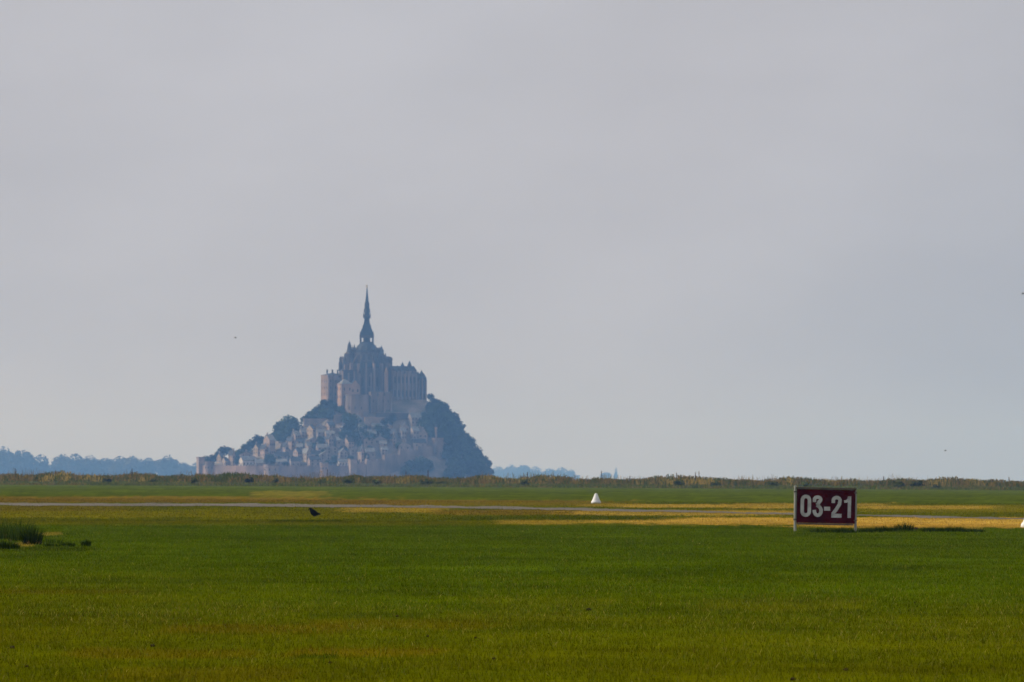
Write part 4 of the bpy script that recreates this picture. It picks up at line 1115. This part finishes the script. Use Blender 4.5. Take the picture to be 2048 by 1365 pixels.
# y is negative-down in glyph space: use -zy so up is positive
T = 68
zero = [(429, -560)] + arc(499, -520, 70, 72, 180, 0, 10)[0:] + arc(499, -742, 70, 70, 0, -180, 10)
glyph('digit', stroke(zero, T, True), panel)
three = [(667, -556), (667, -520)] + arc(728, -505, 61, 48, 170, -60, 12) + [(742, -590), (712, -612)]
three2 = [(712, -612), (752, -632)] + arc(735, -725, 66, 86, 55, -172, 14) + [(667, -708)]
glyph('digit', stroke(three, T) + stroke(three2, T), panel)
glyph('dash', stroke([(858, -679), (978, -679)], 78), panel)
two = [(1037, -566), (1037, -522)] + arc(1102, -515, 66, 58, 175, -20, 12) + [(1158, -590), (1098, -690), (1040, -768), (1036, -812)]
glyph('digit', stroke(two, T) + stroke([(1003, -812), (1203, -812)], 76), panel)
one = stroke([(1354, -430), (1354, -850)], 64) + stroke([(1250, -535), (1300, -528), (1336, -490), (1345, -440)], 50)
glyph('digit', one, panel)

# ------------------------------------------------------------------ cone markers
def cone_marker(px, py, label):
    p = on_ground(px, py); z = gz(p.x, p.y)
    t = thing('runway_cone_marker', label, 'marker', (p.x, p.y, z), 0.3, 'white cone markers beside the runway')
    mb = MB(); mb.lathe((0, 0, 0), [(.243, .0), (.262, .012), (.258, .10), (.222, .155)], 28); mb.build('base_skirt', M['cone_white'], t, smooth=True)
    mb = MB(); mb.lathe((0, 0, .150), [(.216, 0), (.205, .02), (.068, .372), (.056, .386), (.03, .392)], 28); mb.build('cone', M['cone_white'], t, smooth=True)
    mb = MB(); mb.lathe((0, 0, .541), [(.034, 0), (.03, .012)], 12); mb.build('cap', M['cone_white'], t)
cone_marker(1192, 1007.5, 'white cone marker on the far side of the runway, below the faint tree line')
cone_marker(2060, 1056.5, 'white cone marker cut off by the right frame edge, beside the dry grass')

# ------------------------------------------------------------------ crow
cp = on_ground(627, 1035.0)
cs = FPX / cp.y * 14.63 / 1.14
crow = thing('black_crow', 'black crow standing on the lawn near the runway, facing left', 'bird', (cp.x, cp.y, gz(cp.x, cp.y)))
def cr(zx, zy): return ((zx - 690) / cs, 0.0, (650 - zy) / cs)
def cw(r): return r / cs
mb = MB()
mb.tube([cr(548, 452), cr(566, 444), cr(582, 432), cr(604, 424), cr(622, 446), cr(648, 488), cr(682, 528), cr(722, 556), cr(766, 566), cr(800, 566), cr(835, 566), cr(878, 578)],
        [cw(3), (cw(11), cw(8)), (cw(24), cw(20)), (cw(34), cw(30)), (cw(40), cw(38)), (cw(62), cw(56)), (cw(82), cw(70)), (cw(80), cw(68)), (cw(56), cw(50)), (cw(30), cw(38)), (cw(18), cw(34)), (cw(12), cw(40))], 14)
bo = mb.build('body', M['feather'], crow, smooth=True)
sb = bo.modifiers.new('subsurf', 'SUBSURF'); sb.levels = 1; sb.render_levels = 1
for s_ in (-1, 1):
    mb = MB(); y = s_ * cw(62)
    a = [cr(632, 470), cr(672, 480), cr(740, 522), cr(800, 548), cr(862, 556)]
    mb.tube([(p[0], y * (1.0 - .13 * i), p[2]) for i, p in enumerate(a)], [(cw(8), cw(8)), (cw(34), cw(11)), (cw(36), cw(10)), (cw(20), cw(8)), (cw(3), cw(3))], 8)
    mb.build('wing', M['feather'], crow, smooth=True)
    mb = MB()
    x0, _, zt = cr(700, 610); xf, _, _ = cr(690, 650); yy = s_ * cw(26)
    mb.tube([(x0, yy, zt), (x0 + cw(10), yy, zt * .5), (xf, yy, .004)], [cw(16), cw(8), cw(6)], 6)
    for da in (-35, 0, 35, 180):
        mb.tube([(xf, yy, .006), (xf - math.cos(R(da)) * cw(34), yy + math.sin(R(da)) * cw(34), .003)], [cw(5), cw(3)], 5)
    mb.build('leg', M['horn'], crow)
    mb = MB(); e = cr(592, 418); mb.lathe((e[0], s_ * cw(27), e[2] - cw(4)), [(cw(1), 0), (cw(5), cw(3)), (cw(5), cw(6)), (cw(1), cw(9))], 6); mb.build('eye', M['glass'], crow)

# ------------------------------------------------------------------ birds far off in the sky
def far_bird(px, py, Y, span, label):
    p = at(px, py, Y)
    t = thing('flying_bird', label, 'bird', p, random.uniform(-.5, .5))
    mb = MB(); mb.tube([(-.5 * span * .5, 0, 0), (-.1 * span, 0, 0), (.12 * span, 0, .01 * span), (.26 * span, 0, 0)], [.02 * span, .07 * span, .06 * span, .015 * span], 6); mb.build('body', M['feather'], t)
    for s_ in (-1, 1):
        mb = MB(); mb.add([(.08 * span, 0, .03 * span), (-.10 * span, 0, .03 * span), (-.12 * span, s_ * .28 * span, .14 * span), (.04 * span, s_ * .28 * span, .16 * span), (-.12 * span, s_ * .5 * span, .08 * span),
                           (.08 * span, 0, .045 * span), (-.10 * span, 0, .045 * span), (-.12 * span, s_ * .28 * span, .155 * span), (.04 * span, s_ * .28 * span, .175 * span), (-.12 * span, s_ * .5 * span, .09 * span)],
                          [(0, 1, 2, 3), (3, 2, 4), (8, 7, 6, 5), (9, 7, 8), (0, 3, 8, 5), (1, 6, 7, 2), (3, 4, 9, 8), (2, 7, 9, 4)])
        mb.build('wing', M['feather'], t)
far_bird(471, 676, 900, .4, 'tiny dark bird in the sky left of the spire')
far_bird(1891, 902, 900, .38, 'tiny dark bird low in the sky above the right bank')
far_bird(2046, 588, 900, .5, 'tiny dark bird at the right edge of the sky')

# ------------------------------------------------------------------ tussocks and clods in the lawn
def tuft_mesh(name, n, h0, h1, spread, wd, cols, seed, lean=.5):
    r = np.random.default_rng(seed)
    a = r.random(n) * 6.283; d = np.sqrt(r.random(n)) * spread
    X, Y = np.cos(a) * d, np.sin(a) * d
    hh = (h0 + (h1 - h0) * r.random(n)) * (1.15 - .45 * d / max(spread, 1e-6))
    out = np.stack([np.cos(a), np.sin(a)], -1) * (d / spread)[:, None] * lean + (r.random((n, 2)) - .5) * .35
    b = r.random(n) * 6.283; wx, wy = np.cos(b) * wd * .5, np.sin(b) * wd * .5
    V = np.empty((n, 5, 3)); mid = .55
    V[:, 0] = np.stack([X - wx, Y - wy, X * 0 - .02], -1); V[:, 1] = np.stack([X + wx, Y + wy, X * 0 - .02], -1)
    mx2 = X + out[:, 0] * hh * .35; my2 = Y + out[:, 1] * hh * .35
    V[:, 2] = np.stack([mx2 + wx * .7, my2 + wy * .7, hh * mid], -1); V[:, 3] = np.stack([mx2 - wx * .7, my2 - wy * .7, hh * mid], -1)
    V[:, 4] = np.stack([X + out[:, 0] * hh, Y + out[:, 1] * hh, hh], -1)
    base = np.arange(n)[:, None] * 5
    F = np.concatenate([base + np.array([[0, 1, 2]]), base + np.array([[0, 2, 3]]), base + np.array([[3, 2, 4]])]).astype(np.int32)
    C = np.array(cols)[r.integers(0, len(cols), n)] * (.7 + .6 * r.random(n))[:, None]
    return raw_mesh(name, V.reshape(-1, 3), F, blade_mat, {'tint': np.repeat(C, 5, 0)})
GR = [(.012, .024, .0008), (.020, .036, .001), (.010, .020, .0008), (.035, .052, .002)]
DRY = [(.34, .22, .06), (.42, .28, .08), (.26, .17, .04)]
def tussock(px, py, h_px, w_px, label, n=420, dry=0, seed=0, group=None, cat='grass tuft', cols=GR):
    p = on_ground(px, py); s = FPX / p.y
    t = thing('grass_tussock', label, cat, (p.x, p.y, gz(p.x, p.y)), 0, group)
    tag(link('green_blades', tuft_mesh('green_blades', n, .45 * h_px / s, h_px / s, w_px / 2 / s, .012, cols, seed), t), kind='stuff')
    if dry: tag(link('dry_blades', tuft_mesh('dry_blades', dry, .12 * h_px / s, .3 * h_px / s, w_px * .55 / s, .012, DRY, seed + 1, 1.4), t), kind='stuff')
tussock(64, 1090, 48, 36, 'darkest upright grass tussock at the left, right end of its clump', 330, 60, 301)
tussock(38, 1084, 48, 40, 'tall green grass tussock in the middle of the left clump', 260, 30, 311, cols=[(.045, .08, .003), (.028, .05, .002), (.075, .10, .006)])
tussock(8, 1080, 50, 50, 'tall green grass tussock cut by the left frame edge', 280, 20, 321, cols=[(.045, .08, .003), (.028, .05, .002), (.075, .10, .006)])
tussock(10, 1100, 22, 60, 'low dark grass tuft in front of the left clump', 420, 0, 331)
tussock(96, 1089, 20, 60, 'thin loose grass fringe at the right foot of the tall left clump', 160, 0, 335, cols=[(.045, .08, .003), (.06, .085, .002), (.03, .05, .002)])
tussock(28, 1070, 40, 90, 'thin loose grass behind the tall left clump', 200, 0, 337, cols=[(.045, .08, .003), (.06, .085, .002), (.03, .05, .002)])
for i, (px, h, wd, lab) in enumerate(((104, 8, 36, 'low dark grass tuft just right of the tall left clump'), (136, 12, 30, 'low dark tuft in the row trailing right of the left clump'), (172, 17, 16, 'small upright tuft ending the row right of the left clump'))):
    tussock(px, 1094, h, wd, lab, 220, 0, 340 + i)
for i, (px, py, h, wd, lab) in enumerate(((1655, 1066, 8, 70, 'dark grass tuft under the red sign'), (1690, 1067, 9, 44, 'darkest grass tuft at the foot of the right sign post'), (1742, 1066, 9, 50, 'dark tuft right beside the sign'), (1772, 1064, 10, 44, 'dark tuft between the sign and the highest tuft'), (1808, 1062, 15, 36, 'highest dark tuft right of the sign'), (1865, 1065, 9, 44, 'dark tuft left of the widest one right of the sign'), (1905, 1065, 11, 52, 'wide dark tuft at the right of the sign row'), (1945, 1066, 8, 50, 'last low tuft of the row towards the right cone'))):
    tussock(px, py, h * 1.5, wd, lab, 300, 0, 360 + i, 'dark tufts along the lawn edge')
def clod(px, py, wpx, label, seed, flat=.6):
    p = on_ground(px, py); s = FPX / p.y; r = random.Random(seed); w_ = wpx / s / 2
    mb = MB(); prof = [(.55, -.2), (1.0, .05), (.9, .5), (.5, .9), (.12, 1.0)]
    n = 9; vs = []; fs = []
    for a_, b_ in prof:
        for k in range(n):
            q = r.uniform(.7, 1.25); an = 6.283 * k / n
            vs.append((math.cos(an) * a_ * w_ * q, math.sin(an) * a_ * w_ * q, b_ * w_ * 1.5 * flat * r.uniform(.85, 1.15) + .012))
    for j in range(len(prof) - 1):
        for k in range(n):
            fs.append((j * n + k, j * n + (k + 1) % n, (j + 1) * n + (k + 1) % n, (j + 1) * n + k))
    fs.append(tuple(len(prof) * n - n + k for k in range(n)))
    mb.add(vs, fs)
    o = mb.build('soil_clod', M['soil'])
    o.location = (p.x, p.y, gz(p.x, p.y))
    tag(o, label, 'clod', 'dark clods in the lawn')
for i, (px, py, wd, lab) in enumerate(((25, 1301, 11, 'brown clod near the left edge of the lawn'), (305, 1297, 10, 'black clod alone in the left foreground lawn'), (54, 1336, 7, 'small pale brown clod in the lower left corner'), (1177, 1223, 10, 'slanting dark clod in the middle of the lawn'), (795, 1236, 7, 'small dark clod left of the lawn middle'), (855, 1278, 7, 'small dark clod below the lawn middle'), (951, 1281, 7, 'small brown clod right of another below the lawn middle'), (988, 1320, 8, 'dark clod near the bottom centre'), (1692, 1345, 10, 'dark clod with pale top in the lower right lawn'), (1586, 1364, 12, 'black clod at the bottom frame edge, right of centre'), (1830, 1208, 6, 'tiny dark clod in the right lawn'), (660, 1327, 8, 'dark clod low left of the bottom centre'), (1832, 1060, 9, 'reddish brown clod among the tufts right of the sign'))):
    clod(px, py, wd, lab, 500 + i)

# look-alikes in a row: say which one, counted from the left
ORD = ['first', 'second', 'third', 'fourth', 'fifth', 'sixth', 'seventh', 'eighth', 'ninth', 'tenth', 'eleventh', 'twelfth', 'thirteenth', 'fourteenth', 'fifteenth', 'sixteenth', 'seventeenth', 'eighteenth', 'nineteenth', 'twentieth']
same = {}
for o in COL.objects:
    if o.parent is None and o.get('group') and o.get('label'): same.setdefault(o['label'], []).append(o)
for lab, os_ in same.items():
    if 1 < len(os_) <= 20 and len(lab.split()) <= 13:
        for i, o in enumerate(sorted(os_, key=lambda q: q.location.x)):
            o['label'] = lab + ', ' + ORD[i] + ' from left'

# ------------------------------------------------------------------ haze
hm = bpy.data.materials.new('haze_air'); hm.use_nodes = True
t = hm.node_tree; t.nodes.clear()
pv = N(t, 'ShaderNodeVolumePrincipled')
pv.inputs['Color'].default_value = (.24, .50, 1.0, 1)
pv.inputs['Absorption Color'].default_value = (1, 1, 1, 1)
pv.inputs['Density'].default_value = 5.8e-5
pv.inputs['Density Attribute'].default_value = ''
pv.inputs['Color Attribute'].default_value = ''
pv.inputs['Temperature Attribute'].default_value = ''
ov = N(t, 'ShaderNodeOutputMaterial'); t.links.new(pv.outputs[0], ov.inputs['Volume'])
mb = MB(); mb.box((0, 14500, 82), (64000, 35000, 168)); hzo = mb.build('haze', hm)
tag(hzo, kind='stuff')
